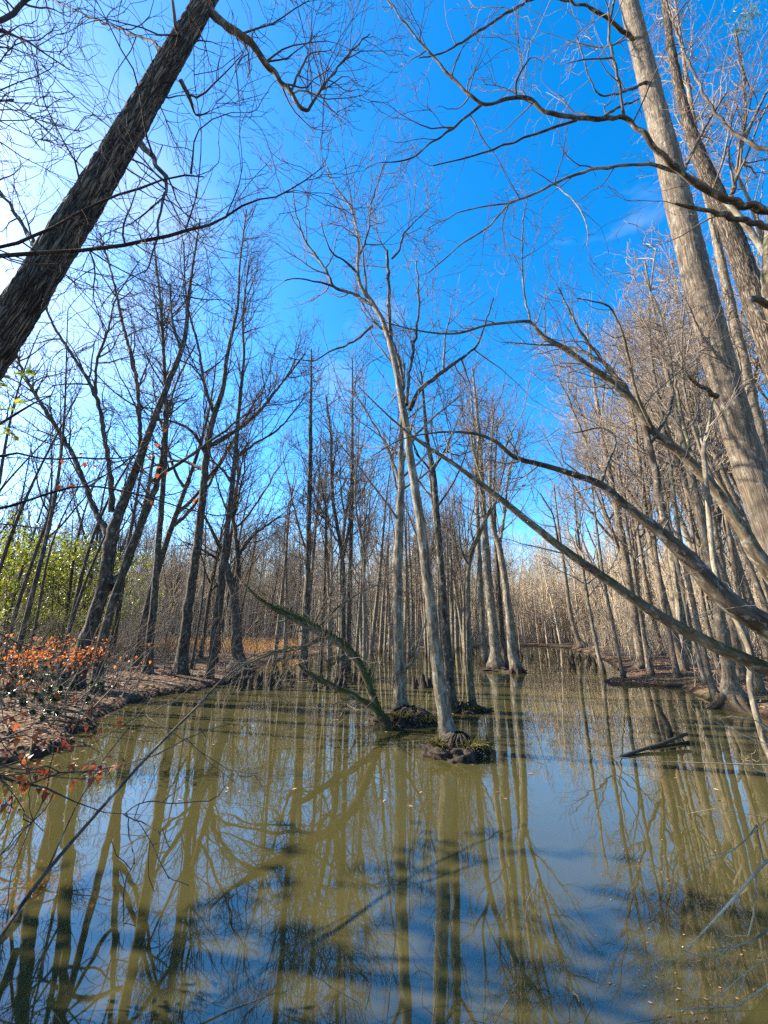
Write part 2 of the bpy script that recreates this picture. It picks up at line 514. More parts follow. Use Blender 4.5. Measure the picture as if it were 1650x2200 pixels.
def spawn(P, R, rng, per_m, tmin, length, ang, steps, wob, up, rs, rmax, rmin, taper=0.55, tip=0.15, flat=0.0):
    """children along every parent line of P (N,K,3); returns (C,steps,3), (C,steps)"""
    N, K, _ = P.shape
    seg = np.linalg.norm(np.diff(P, axis=1), axis=2)
    Ln = seg.sum(1)
    cnt = np.maximum(1, rng.poisson(np.maximum(Ln * (1 - tmin) * per_m, 0.01)))
    idx = np.repeat(np.arange(N), cnt)
    C = len(idx)
    t = tmin + (1 - tmin) * rng.random(C) ** 0.85
    first = np.concatenate([[0], np.cumsum(cnt)[:-1]])
    t[first] = 0.97
    f = t * (K - 1); i = np.minimum(f.astype(int), K - 2); fr = (f - i)[:, None]
    p0 = P[idx, i] * (1 - fr) + P[idx, i + 1] * fr
    T = norm(P[idx, i + 1] - P[idx, i])
    r0 = R[idx, i] * (1 - fr[:, 0]) + R[idx, i + 1] * fr[:, 0]
    rv = norm(rng.normal(size=(C, 3)))
    if flat:
        rv[:, 2] *= (1 - flat)
    side = norm(rv - T * (rv * T).sum(1, keepdims=True))
    a = np.radians(ang[0] + ang[1] * rng.normal(size=C))
    a[first] *= 0.45
    d = T * np.cos(a)[:, None] + side * np.sin(a)[:, None]
    ln = length * (1 - taper * t) * (0.55 + 0.75 * rng.random(C))
    r = np.clip(r0 * rs * (0.7 + 0.5 * rng.random(C)), rmin * 1.25, rmax)
    r = np.minimum(r, np.maximum(r0 * 0.9, rmin * 1.2))
    st = ln / (steps - 1)
    Q = np.empty((C, steps, 3)); Q[:, 0] = p0
    for k in range(1, steps):
        d = norm(d + wob * rng.normal(size=(C, 3)) + np.array([0, 0, up]))
        Q[:, k] = Q[:, k - 1] + d * st[:, None]
    s = np.linspace(0, 1, steps)
    RR = r[:, None] * (1 - (1 - tip) * s)
    return Q, np.maximum(RR, rmin)

def grow_crown(mb, lines, rng, cfg):
    """lines: list of (P,R) level-0 polylines with the height share where branching starts"""
    L1P, L1R = [], []
    for P, R, tmin, k in lines:
        q, r = spawn(P[None], R[None], rng, cfg['n1'] * k, tmin, cfg['l1'] * min(1.0, 0.35 + R.max() / cfg['ref']), cfg.get('a1', (52, 12)), 9,
                     cfg.get('w1', 0.16), cfg.get('u1', 0.05), 0.55, cfg.get('r1', 0.05), cfg['rmin'] * 1.6, cfg.get('tp1', 0.55))
        L1P.append(q); L1R.append(r)
    P1, R1 = np.concatenate(L1P), np.concatenate(L1R)
    mb.tubes(P1, R1, 5)
    P2, R2 = spawn(P1, R1, rng, cfg['n2'], 0.12, cfg['l2'], (48, 13), 6, 0.20, cfg.get('u2', 0.05), 0.6, 0.02, cfg['rmin'] * 1.25)
    mb.tubes(P2, R2, 4)
    P3, R3 = spawn(P2, R2, rng, cfg['n3'], 0.12, cfg['l3'], (46, 14), 4, 0.22, cfg.get('u3', 0.05), 0.65, 0.011, cfg['rmin'])
    mb.tubes(P3, R3, 3)
    if cfg.get('n4'):
        P4, R4 = spawn(P3, R3, rng, cfg['n4'], 0.15, cfg['l4'], (45, 14), 3, 0.22, 0.05, 0.7, 0.007, cfg['rmin'] * 0.85)
        mb.tubes(P4, R4, 3)
        return P4
    return P3

STY = {
    'near': dict(n1=3.4, l1=1.7, n2=5.0, l2=0.75, n3=4.6, l3=0.34, rmin=0.0023, ref=0.05, r1=0.014, n4=0, u1=0.03, w1=0.17),
    'tiny': dict(n1=5.0, l1=0.26, n2=7.0, l2=0.12, n3=9.0, l3=0.06, rmin=0.0011, ref=0.008, r1=0.004, n4=0, u1=0.05, w1=0.12),
    'big': dict(n1=1.7, l1=3.6, n2=3.0, l2=1.3, n3=3.5, l3=0.6, n4=2.8, l4=0.28, rmin=0.0042, ref=0.12, r1=0.034, u1=0.06, w1=0.15),
    'mid': dict(n1=2.5, l1=4.4, n2=2.5, l2=1.5, n3=3.1, l3=0.7, n4=1.8, l4=0.36, rmin=0.006, ref=0.11, r1=0.036, u1=0.10, a1=(44, 12), w1=0.13),
    'far': dict(n1=2.6, l1=3.8, n2=2.5, l2=1.4, n3=2.9, l3=0.7, rmin=0.0085, ref=0.12, r1=0.036, u1=0.10, a1=(44, 12), w1=0.13),
    'cyp': dict(n1=5.5, l1=3.0, n2=3.0, l2=0.9, n3=3.0, l3=0.45, rmin=0.008, ref=0.13, r1=0.022, a1=(60, 10), u1=0.06, tp1=0.85),
}

def bark_disp(seed, furrow=0.0, flare=0.0, fh=0.35, lobes=5, rough=0.04, zb=0.0, fs=26.0):
    ph = seed * 1.7
    def f(A, P, th):
        K = len(A)
        n = fnoise(A * np.array([6, 6, 1.6]) + seed * 3.1, 3) - 0.5
        k = 1 + rough * 2 * n
        if furrow:
            r = np.maximum(np.hypot(A[:, 0], A[:, 1]), 0.02)[:, None]
            B = np.concatenate([A[:, :2] * fs, A[:, 2:] * fs * 0.2], 1)
            B = B + (vnoise(A * np.array([9, 9, 4]))[:, None] - 0.5) * 1.6
            rid = 1 - np.abs(2 * vnoise(B) - 1)
            rid2 = 1 - np.abs(2 * vnoise(B * 2.1 + 9) - 1)
            k = k - furrow * (rid ** 4 + 0.4 * rid2 ** 4)
        if flare:
            z = np.clip(A[:, 2] - zb, 0, None)
            e = np.exp(-z / fh)
            k = k + flare * e * (0.75 + 0.5 * np.cos(lobes * th + ph + 1.3 * np.sin(2 * th + seed)) + 0.3 * np.cos(3 * th + 2 * ph))
        return k
    return f

TRI = {}
def traced(name, label, trunk, limbs=(), base=None, Y=None, bark='grey', twig='twig', sty='mid', seed=1, tmin=0.4, sides=14, step=0.22,
           furrow=0.0, flare=0.35, cat='tree', group=None, k=1.0, crown=True, sink=0.35, kink=0.02, wall=None, fh=0.35, foot=True, limb_bark=None):
    """a tree from its traced outline: trunk and limbs are lists of (px, py, width_px[, metres farther out])"""
    rng = np.random.default_rng(seed)
    if base is not None:
        Y = ground(*base)[1]
    def line(pts, Y0):
        P, R = [], []
        for i, q in enumerate(pts):
            p, t = at(q[0], q[1], Y0 + (q[3] if len(q) > 3 else 0))
            a, b = pts[max(i - 1, 0)], pts[min(i + 1, len(pts) - 1)]
            tx, ty = b[0] - a[0], b[1] - a[1]
            tl = math.hypot(tx, ty) or 1.0
            k = (-ty * (q[0] - CX) + tx * (q[1] - CY)) / tl / F      # a wide lens stretches widths away from its axis
            P.append(p); R.append(q[2] / 2 / F * t * (0.67 if q[2] < 50 else 0.8) / math.sqrt(1 + k * k))
        return np.array(P), np.array(R)
    P, R = line(trunk, Y)
    if foot:      # carry the stem down into the ground or the bed of the swamp
        b = P[0].copy()
        if base is not None:
            b = ground(*base); b[1] = P[0][1]
        g = min(gz(b[0], b[1]), 0.25)
        b2 = b.copy(); b2[2] = g - sink
        if P[0][2] > b2[2] + 0.15:
            P = np.concatenate([[b2], P]); R = np.concatenate([[R[0]], R])
    root = np.array([P[0][0], P[0][1], max(0.0, P[0][2])])
    e = empty(name, root)
    tag(e, label, cat, group)
    P, R = resample(P, R, step)
    w = rng.normal(size=P.shape) * R[:, None] * kink * 6
    w = (w + np.roll(w, 1, 0) + np.roll(w, 2, 0)) / 3
    w[:2] = 0
    P = P + w
    mb = MB()
    mb.tubes(P[None], R[None], sides, bark_disp(seed, furrow, flare, fh, lobes=4 + seed % 3, zb=sink, fs=min(26.0, sides / (6.283 * float(R.mean())) / 2.4)))
    mb.build('trunk', M[bark], e, root)
    lines = [(P, R, tmin, k)]
    for li, lp in enumerate(limbs):
        dY = lp[0][3] if len(lp[0]) > 3 else 0
        lp2 = []
        for j, q in enumerate(lp):
            if len(q) > 3: lp2.append(q)
            else: lp2.append((*q, dY))
        p, r = line(lp2, Y)
        cs = max(0.16, step)
        p, r = resample(p, r, cs)
        ww = rng.normal(size=p.shape) * np.minimum(0.13 * r + 0.006, 0.016)[:, None]
        ww[0] = 0
        p = p + ww
        r = r * (1 + 0.10 * rng.normal(size=len(r)).clip(-1.3, 1.3))
        if step < cs:
            p, r = resample(p, r, step)
        m2 = MB()
        m2.tubes(p[None], r[None], max(8, sides // 2), bark_disp(seed + li + 3, furrow * 0.6))
        m2.build('limb', M[limb_bark or bark], e, root)
        lines.append((p, r, 0.12, 1.3 * k))
    if crown:
        mb = MB()
        grow_crown(mb, lines, rng, STY[sty])
        mb.build('crown', M[twig], e, root)
    return e, lines, root

# ------------------------------------------------------------------ the trees one can tell apart
# --- over the water from the near shore
traced('leaning_tree', 'thick furrowed dark trunk leaning far over the swamp into blue sky',
       [(-470, 1500, 175), (-260, 1140, 158), (-120, 905, 145), (0, 728, 132), (110, 555, 118), (215, 385, 104), (310, 225, 90), (395, 80, 76), (448, -10, 66), (520, -140, 54), (590, -300, 40)],
       [[(455, 28, 34), (520, 78, 25), (580, 145, 20, .2), (630, 205, 17, .3), (656, 240, 14, .4), (700, 178, 9, .5), (748, 120, 7, .6), (795, 70, 4, .7)],
        [(622, 200, 11, .3), (650, 140, 8, .4), (672, 112, 6, .5), (715, 108, 3, .6)],
        [(305, 312, 20), (335, 350, 13, -.1), (357, 395, 11, -.2), (345, 450, 9, -.3), (335, 515, 7, -.3), (310, 590, 4, -.4)],
        [(388, 172, 16), (405, 200, 12, .1), (410, 232, 10, .2), (425, 250, 6, .3), (450, 240, 4, .3)],
        [(390, 85, 14), (375, 45, 10, -.3), (372, -20, 8, -.4)],
        [(100, 560, 16), (60, 500, 11, .4), (0, 410, 8, .8), (-60, 350, 6, 1.0)],
        [(345, 120, 14), (330, 92, 9, .3), (250, 60, 7, .6), (160, 22, 6, .9), (90, -15, 5, 1.2)],
        [(480, -60, 22), (560, -100, 14, .3), (650, -90, 10, .5), (760, -60, 7, .7), (850, -20, 5, .9)]],
       Y=3.4, bark='furrowed', twig='twig_dark', sty='near', seed=11, tmin=0.45, sides=96, step=0.03, furrow=0.10, flare=0.15, limb_bark='brown', k=0.8, kink=0.004)

traced('overhanging_tree', 'dark tree whose two long bare limbs cross the thick leaning trunk',
       [(-520, 1500, 90), (-430, 1000, 70), (-330, 640, 56), (-200, 560, 42)],
       [[(-260, 590, 30), (-90, 560, 20), (0, 551, 15), (130, 541, 14, .1), (250, 527, 13, .1), (390, 500, 11, .1), (480, 470, 9, .2), (540, 430, 7, .2), (600, 424, 6, .3), (700, 352, 3, .4)],
        [(-220, 565, 26), (-80, 545, 17), (20, 525, 13), (85, 508, 12, -.1), (150, 465, 11, -.1), (240, 425, 10, -.1), (350, 386, 8, -.1), (420, 374, 7, -.1), (440, 380, 4, -.1)],
        [(410, 372, 7, -.1), (418, 310, 6, -.1), (420, 290, 5, -.1), (460, 250, 4, -.1), (540, 240, 2, -.1)],
        [(-330, 640, 40), (-230, 350, 30), (-90, 120, 26), (0, 48, 24, .2), (65, -5, 20, .3), (130, -80, 14, .4)],
        [(-20, 62, 20, .2), (30, 75, 9, .2), (90, 110, 6, .2), (150, 150, 4, .2)],
        [(-120, 230, 16), (0, 195, 6, .2), (60, 170, 5, .3), (110, 150, 4, .3)]],
       Y=2.9, bark='dark', twig='twig_dark', sty='near', seed=12, tmin=0.7, sides=14, flare=0.2, k=0.75, kink=0.012)

# --- the bank under the sun
traced('forked_oak', 'massive dark forked tree rooted on the leafy bank beside orange beech leaves',
       [(150, 1480, 62), (178, 1400, 50), (205, 1320, 47), (228, 1240, 46), (238, 1165, 46), (250, 1120, 38), (272, 1060, 32), (295, 1000, 28), (318, 940, 25), (345, 865, 22), (385, 765, 18), (398, 720, 15), (405, 640, 12), (416, 560, 8), (430, 470, 5)],
       [[(236, 1150, 26), (205, 1100, 20, .3), (182, 1040, 18, .5), (150, 965, 16, .8), (85, 862, 13, 1.0), (50, 800, 10, 1.2), (20, 720, 6, 1.5)],
        [(240, 1100, 22), (238, 1040, 19, -.3), (228, 960, 17, -.5), (205, 850, 14, -.7), (160, 770, 11, -.8), (110, 690, 8, -1.0), (95, 620, 5, -1.2)],
        [(205, 850, 12, -.7), (208, 780, 10, -.6), (235, 700, 8, -.4), (250, 640, 6, -.2), (300, 560, 4, 0)],
        [(238, 1262, 34), (268, 1222, 30, .4), (298, 1140, 26, .6), (335, 1045, 21, .8), (352, 950, 17, .9), (356, 860, 14, 1.0), (350, 740, 10, 1.1), (342, 620, 6, 1.2)],
        [(300, 985, 16), (300, 900, 15, .4), (290, 800, 13, .6), (262, 690, 10, .8), (245, 610, 8, 1.0), (215, 500, 5, 1.2)],
        [(318, 1040, 14, .5), (400, 985, 10, .2), (470, 935, 8, 0), (530, 890, 5, -.2)],
        [(388, 750, 11), (370, 690, 8, -.2), (365, 610, 5, -.2)]],
       base=(150, 1500), bark='brown', twig='twig_dark', sty='big', seed=21, tmin=0.5, sides=22, step=0.12, flare=0.45, furrow=0.05, sink=0.3)

traced('twin_stem_tree', 'second dark stem hugging the foot of the massive forked tree',
       [(205, 1485, 46), (212, 1420, 34), (232, 1330, 30), (250, 1270, 28), (275, 1195, 22), (310, 1090, 15), (330, 980, 9)],
       base=(205, 1505), Y=None, bark='brown', twig='twig_dark', sty='mid', seed=22, tmin=0.6, sides=16, flare=0.3, k=0.6)

traced('slender_tree', 'slender dark tree on the bank just behind the massive forked one',
       [(315, 1468, 32), (322, 1380, 27), (332, 1280, 24), (342, 1150, 21), (352, 1020, 17), (357, 900, 14), (353, 780, 11), (345, 650, 8), (330, 520, 5)],
       [[(356, 900, 9), (380, 820, 7, .5), (420, 740, 5, .8)]],
       base=(315, 1470), bark='brown', twig='twig_dark', sty='mid', seed=23, tmin=0.35, flare=0.5)

traced('buttressed_tree', 'tall grey tree with wide buttressed foot at the tip of the leafy bank',
       [(385, 1462, 46), (393, 1400, 38), (402, 1330, 34), (416, 1230, 30), (434, 1085, 26), (446, 960, 23), (462, 885, 19), (480, 830, 15), (489, 760, 12), (510, 660, 9), (516, 560, 6), (530, 450, 4)],
       [[(446, 958, 18), (500, 930, 14, .2), (555, 885, 11, .4), (600, 830, 8, .6), (655, 760, 5, .8)],
        [(460, 890, 12), (440, 830, 10, -.4), (425, 740, 8, -.6), (400, 640, 6, -.8), (395, 520, 4, -1)],
        [(444, 975, 13), (410, 925, 9, -.5), (370, 905, 7, -.8), (330, 900, 4, -1.2)],
        [(440, 1010, 12), (380, 990, 8, .8), (300, 1010, 5, 1.2)]],
       base=(385, 1467), bark='brown', twig='twig_dark', sty='mid', seed=24, tmin=0.4, flare=0.5, sides=20, step=0.15)

traced('dark_tree', 'straight dark tree standing at the waterline beside the buttressed tree',
       [(450, 1462, 26), (456, 1400, 22), (466, 1320, 21), (478, 1220, 20), (492, 1100, 17), (502, 1020, 15), (509, 930, 13), (516, 850, 11), (524, 770, 9), (522, 680, 7), (535, 560, 4)],
       [[(505, 985, 11), (545, 955, 8, .3), (600, 920, 6, .5), (650, 860, 4, .7)],
        [(500, 1040, 9), (470, 1000, 7, -.5), (440, 985, 4, -.8)]],
       base=(449, 1470), bark='brown', twig='twig_dark', sty='mid', seed=25, tmin=0.38, flare=0.4)

traced('crooked_maple', 'stout crooked tree with a swollen dark foot on the point of the bank',
       [(512, 1440, 58), (510, 1410, 40), (508, 1350, 33), (502, 1280, 29), (492, 1240, 26), (478, 1190, 17), (455, 1140, 11), (430, 1090, 6)],
       [[(503, 1275, 22), (512, 1220, 18, .3), (506, 1150, 15, .5), (500, 1100, 12, .7), (512, 1030, 8, .8), (530, 950, 5, 1)],
        [(508, 1200, 11, .3), (545, 1150, 8, .5), (600, 1110, 5, .7)],
        [(488, 1215, 11), (450, 1190, 8, -.5), (400, 1165, 5, -.8)]],
       base=(512, 1447), bark='brown', twig='twig_dark', sty='mid', seed=26, tmin=0.45, flare=0.6, sides=18)

# --- standing in the water
traced('straight_cypress', 'tall straight cypress rising behind the moss covered leaning tree',
       [(655, 1440, 22), (657, 1370, 19), (661, 1250, 18), (664, 1100, 16), (667, 950, 13), (668, 850, 9), (669, 750, 4)],
       base=(655, 1452), bark='brown', twig='twig_dark', sty='cyp', seed=31, tmin=0.32, flare=0.5)
traced('straight_cypress', 'narrow straight cypress with feathery crown between two crooked stems',
       [(748, 1430, 17), (750, 1330, 15), (754, 1180, 13), (756, 1020, 11), (757, 900, 8), (757, 770, 4)],
       base=(747, 1446), bark='brown', twig='twig', sty='cyp', seed=32, tmin=0.36, flare=0.5)
traced('crooked_tree', 'crooked forked stem with dark knuckled trunk beside the narrow straight cypress',
       [(736, 1430, 20), (737, 1330, 17), (738, 1240, 15), (730, 1160, 13), (716, 1080, 11), (712, 1000, 9), (710, 930, 7), (700, 850, 5)],
       [[(737, 1200, 9), (750, 1130, 8, .3), (752, 1080, 7, .4), (765, 1000, 5, .5)]],
       base=(735, 1450), bark='brown', twig='twig_dark', sty='mid', seed=33, tmin=0.4, k=0.7)
traced('slim_tree', 'thin wavy stem that splits into a narrow fork above the cypress knees',
       [(690, 1430, 10), (694, 1320, 9), (699, 1200, 8), (700, 1100, 7), (698, 1085, 6), (690, 1040, 4), (680, 980, 3)],
       [[(698, 1085, 5), (712, 1050, 4, .2), (715, 990, 3, .3)]],
       base=(689, 1445), bark='brown', twig='twig_dark', sty='far', seed=34, tmin=0.5, k=0.6)
traced('slim_tree', 'slim bending stem with lopsided fork just behind the stout pale swamp tree',
       [(782, 1450, 14), (783, 1350, 12), (782, 1250, 11), (782, 1180, 10), (770, 1130, 8), (763, 1060, 7), (768, 980, 5), (772, 900, 3)],
       [[(782, 1185, 7), (792, 1130, 6, .2), (795, 1060, 4, .3)]],
       base=(782, 1466), bark='grey', twig='twig', sty='far', seed=35, tmin=0.45, k=0.7)

traced('swamp_tree', 'stout pale tree on a rooty hummock behind the mossy leaning tree',
       [(862, 1535, 64), (861, 1510, 46), (859, 1460, 36), (856, 1370, 33), (855, 1270, 31), (856, 1180, 29), (860, 1080, 24), (862, 1000, 20), (862, 930, 15), (864, 860, 10), (870, 780, 6)],
       [[(862, 1000, 12), (890, 940, 9, .4), (940, 890, 6, .7), (990, 850, 4, 1)],
        [(861, 1040, 11), (830, 960, 8, .3), (790, 890, 6, .5), (760, 840, 4, .7)],
        [(868, 1445, 12, -.1), (890, 1415, 9, -.3), (905, 1370, 7, -.4), (920, 1320, 5, -.5)]],
       base=(862, 1545), bark='grey', twig='twig', sty='mid', seed=41, tmin=0.5, sides=26, step=0.1, flare=0.5, furrow=0.03, k=0.8)

traced('swamp_tree', 'tall grey forked tree on a small grassy hummock in open water',
       [(966, 1600, 66), (962, 1575, 50), (955, 1540, 45), (943, 1460, 40), (934, 1380, 37), (925, 1300, 35), (912, 1190, 32), (900, 1100, 29), (886, 1010, 27), (876, 935, 24), (864, 868, 23), (852, 800, 20), (840, 745, 18), (822, 690, 15), (800, 650, 14), (775, 615, 12), (768, 570, 10), (770, 520, 8), (755, 450, 6), (720, 400, 4), (695, 340, 3)],
       [[(800, 655, 12), (765, 634, 11, .2), (735, 622, 10, .3), (715, 615, 9, .3), (700, 580, 8, .4), (670, 535, 7, .5), (652, 510, 6, .5), (635, 450, 4, .6), (628, 400, 3, .7)],
        [(718, 616, 8, .3), (680, 606, 6, .2), (640, 598, 5, .1), (612, 602, 4, .1)],
        [(840, 735, 12), (836, 680, 11, -.2), (836, 620, 11, -.3), (834, 560, 9, -.4), (830, 540, 8, -.4)],
        [(842, 556, 7, -.4), (858, 540, 6, -.4), (870, 500, 5, -.3), (920, 450, 3, -.2)],
        [(865, 862, 16), (862, 800, 12, .5), (848, 750, 10, .7), (828, 715, 8, .8), (800, 690, 6, .9)],
        [(880, 880, 16, .1), (905, 835, 13, .2), (950, 800, 12, .3), (985, 775, 10, .4), (1010, 755, 8, .5), (1030, 730, 6, .5), (1060, 640, 4, .7)],
        [(873, 870, 12, .2), (880, 800, 9, .5), (893, 720, 8, .7), (900, 650, 6, .8), (895, 560, 4, .9)],
        [(800, 700, 8), (760, 735, 7, -.5), (720, 750, 6, -.8), (670, 775, 5, -1), (620, 768, 3, -1.2)],
        [(770, 590, 8), (740, 560, 6, -.4), (710, 540, 5, -.7), (690, 480, 3, -.9)],
        [(768, 560, 8), (790, 500, 6, .5), (800, 430, 4, .8), (830, 340, 3, 1)]],
       base=(966, 1612), bark='grey', twig='twig', sty='big', seed=42, tmin=0.62, sides=30, step=0.08, flare=0.35, furrow=0.03, limb_bark='brown')

traced('swamp_tree', 'straight brown tree close behind the tall grey forked one',
       [(972, 1520, 46), (968, 1490, 34), (962, 1420, 28), (955, 1330, 26), (946, 1200, 23), (937, 1090, 20), (930, 1010, 17), (918, 950, 14), (912, 880, 10), (905, 800, 6)],
       [[(930, 1010, 11), (945, 985, 9, .3), (960, 960, 7, .4), (985, 900, 4, .5)],
        [(936, 1080, 9), (905, 1040, 6, .3), (880, 1000, 4, .5)]],
       base=(972, 1528), bark='brown', twig='twig_dark', sty='mid', seed=43, tmin=0.55, flare=0.45, sides=20, step=0.12, k=0.7)
traced('mossy_tree', 'slender mossy stem with a curved fork on the same wet hummock',
       [(1017, 1522, 30), (1014, 1490, 20), (1009, 1420, 18), (1006, 1340, 17), (1005, 1270, 16), (1009, 1205, 15), (1025, 1160, 13), (1042, 1120, 11), (1053, 1092, 8)],
       [[(1042, 1122, 8), (1035, 1060, 7, .2), (1025, 1000, 6, .4), (1030, 930, 4, .5)],
        [(1040, 1125, 8), (1062, 1085, 7, .2), (1075, 1040, 5, .3), (1090, 980, 3, .5)],
        [(1008, 1215, 7), (990, 1180, 6, -.3), (985, 1120, 4, -.4)]],
       base=(1017, 1528), bark='mossy', twig='twig', sty='mid', seed=44, tmin=0.6, flare=0.4, k=0.7)

CL = 'clump of trees in the open water'
traced('clump_tree', 'stoutest trunk of the tree clump in open water, with a dark skirted foot',
       [(1068, 1432, 52), (1064, 1400, 34), (1058, 1330, 30), (1048, 1230, 27), (1042, 1150, 23), (1036, 1050, 19), (1030, 950, 14), (1022, 860, 9), (1015, 790, 5)],
       base=(1068, 1440), bark='grey', twig='twig', sty='mid', seed=51, tmin=0.45, flare=0.6, group=CL)
traced('clump_tree', 'smooth pale trunk bending at its top at the outer edge of the tree clump',
       [(1108, 1438, 40), (1100, 1400, 28), (1094, 1330, 24), (1085, 1250, 22), (1076, 1190, 21), (1068, 1160, 18), (1058, 1130, 15), (1052, 1050, 12), (1056, 950, 8), (1062, 870, 5)],
       [[(1073, 1172, 12), (1082, 1120, 10, .3), (1090, 1040, 8, .4), (1110, 950, 5, .6)]],
       base=(1110, 1445), bark='grey', twig='twig', sty='mid', seed=52, tmin=0.5, flare=0.6, group=CL)
traced('clump_tree', 'thin dark trunk squeezed in the middle of the tree clump',
       [(1086, 1425, 22), (1080, 1370, 16), (1073, 1280, 14), (1066, 1180, 12), (1062, 1060, 9), (1066, 960, 6), (1070, 900, 4)],
       base=(1087, 1434), bark='brown', twig='twig', sty='far', seed=53, tmin=0.45, flare=0.5, group=CL)
traced('clump_tree', 'straight trunk at the back of the tree clump beside the mossy stem',
       [(1042, 1418, 30), (1037, 1360, 21), (1032, 1260, 19), (1027, 1140, 16), (1022, 1020, 12), (1018, 920, 8), (1012, 840, 5)],
       base=(1042, 1424), bark='grey', twig='twig', sty='mid', seed=54, tmin=0.45, flare=0.6, group=CL)

# moss covered leaning tree, two stems
traced('moss_covered_tree', 'leaning two-stemmed tree thick with green moss bending low over the water',
       [(830, 1562, 40), (815, 1535, 28), (803, 1505, 25), (793, 1475, 24), (784, 1450, 24), (765, 1415, 25), (735, 1385, 26), (700, 1364, 28), (668, 1345, 30), (640, 1330, 28), (608, 1316, 18), (575, 1300, 13), (550, 1280, 9), (525, 1255, 6)],
       [[(812, 1530, 22), (790, 1512, 20, -.1), (755, 1494, 20, -.2), (715, 1474, 19, -.3), (680, 1456, 17, -.4), (655, 1442, 11, -.4), (640, 1425, 5, -.4)],
        [(655, 1335, 14), (625, 1318, 9, .2), (600, 1300, 7, .3), (570, 1310, 4, .4)],
        [(700, 1370, 10), (655, 1388, 9, -.3), (600, 1398, 8, -.5), (550, 1418, 6, -.7), (505, 1440, 4, -.9), (470, 1470, 3, -1.0)],
        [(690, 1368, 8), (640, 1395, 6, -.2), (580, 1405, 5, -.4), (520, 1432, 3, -.6)],
        [(680, 1350, 9), (720, 1310, 7, .3), (770, 1275, 5, .6), (815, 1255, 3, .8)],
        [(672, 1345, 8), (700, 1290, 6, -.3), (750, 1230, 4, -.5), (800, 1190, 3, -.7)],
        [(640, 1330, 7), (600, 1335, 5, .3), (550, 1345, 3, .5)],
        [(755, 1408, 7), (730, 1415, 7, -.3), (710, 1430, 6, -.5), (700, 1432, 4, -.6)],
        [(790, 1470, 9), (800, 1450, 6, .5), (812, 1400, 4, .8)]],
       base=(828, 1567), bark='mosslog', twig='twig', sty='near', seed=61, tmin=0.28, sides=22, step=0.07, flare=0.3, k=1.9, kink=0.03)

# --- leaning trunks from the opposite bank
traced('fallen_tree', 'long straight mossy trunk leaning low across the swamp from the pale grove',
       [(1800, 1500, 52), (1700, 1460, 48), (1600, 1416, 42), (1500, 1370, 37), (1400, 1312, 33), (1300, 1243, 29), (1200, 1172, 25), (1100, 1092, 21), (1040, 1045, 18), (980, 1000, 14), (915, 958, 11), (870, 925, 8), (820, 880, 5), (770, 830, 3)],
       [[(1290, 1238, 8), (1280, 1180, 6, .3), (1255, 1120, 4, .5)],
        [(1200, 1172, 8), (1190, 1110, 6, -.3), (1160, 1060, 4, -.5)],
        [(1040, 1045, 8), (1020, 980, 6, .3), (1010, 920, 4, .5)],
        [(1500, 1372, 9), (1480, 1330, 6, -.3), (1475, 1270, 4, -.4)]],
       Y=5.6, bark='mossy', twig='twig', sty='near', seed=71, tmin=0.45, sides=20, step=0.1, flare=0.2, k=0.55, kink=0.015)
traced('fallen_tree', 'heavy dark arching trunk that forks halfway and reaches over open water',
       [(1830, 1500, 100), (1740, 1420, 84), (1650, 1348, 66), (1565, 1292, 58), (1500, 1222, 50), (1440, 1162, 42), (1400, 1130, 34), (1345, 1086, 27), (1292, 1042, 24), (1240, 1022, 19), (1170, 1000, 17), (1105, 982, 15), (1070, 952, 12), (1030, 934, 10), (985, 928, 8), (930, 930, 6), (860, 945, 4), (800, 980, 3)],
       [[(1438, 1160, 36), (1425, 1110, 29, .3), (1410, 1030, 26, .5), (1395, 960, 23, .7), (1375, 890, 20, .9), (1340, 830, 17, 1.1), (1290, 770, 13, 1.3), (1240, 700, 9, 1.5), (1200, 620, 5, 1.7)],
        [(1290, 1040, 13), (1315, 970, 9, .2), (1325, 955, 8, .2), (1300, 920, 6, .3), (1230, 930, 4, .4)],
        [(1085, 970, 8), (1080, 960, 7), (1100, 940, 6, .1), (1090, 915, 4, .1)],
        [(1395, 955, 12, .7), (1440, 880, 9, 1.0), (1445, 800, 7, 1.3), (1430, 700, 4, 1.5)]],
       Y=5.2, bark='brown', twig='twig', sty='near', seed=72, tmin=0.5, sides=24, step=0.1, flare=0.2, k=0.8, kink=0.012)
traced('fallen_tree', 'grey lichened trunk arching high with one long limb stretched over the gap of sky',
       [(1850, 1480, 70), (1750, 1340, 60), (1650, 1225, 50), (1590, 1130, 44), (1530, 1045, 38), (1465, 975, 33), (1400, 925, 29), (1360, 865, 26), (1320, 825, 24), (1270, 790, 22), (1215, 750, 19), (1170, 725, 16), (1145, 698, 13), (1138, 690, 11), (1090, 693, 9), (1040, 700, 8), (985, 716, 7), (930, 715, 6), (870, 704, 5), (820, 690, 3)],
       [[(1140, 692, 7), (1128, 640, 6, .1), (1122, 560, 5, .2), (1125, 470, 4, .3), (1135, 420, 2, .4)],
        [(1330, 835, 16), (1310, 790, 13, .4), (1270, 765, 10, .6), (1220, 745, 8, .8), (1150, 740, 5, 1.0), (1080, 735, 3, 1.2)],
        [(1405, 928, 14), (1370, 850, 12, -.4), (1350, 760, 10, -.6), (1320, 670, 8, -.8), (1290, 650, 6, -.9), (1240, 640, 3, -1)],
        [(1500, 1010, 14), (1470, 920, 12, .5), (1450, 820, 10, .8), (1425, 700, 8, 1.1), (1380, 580, 5, 1.4)]],
       Y=6.0, bark='mossy', twig='twig', sty='near', seed=73, tmin=0.5, sides=20, step=0.1, flare=0.2, k=0.9, kink=0.012)
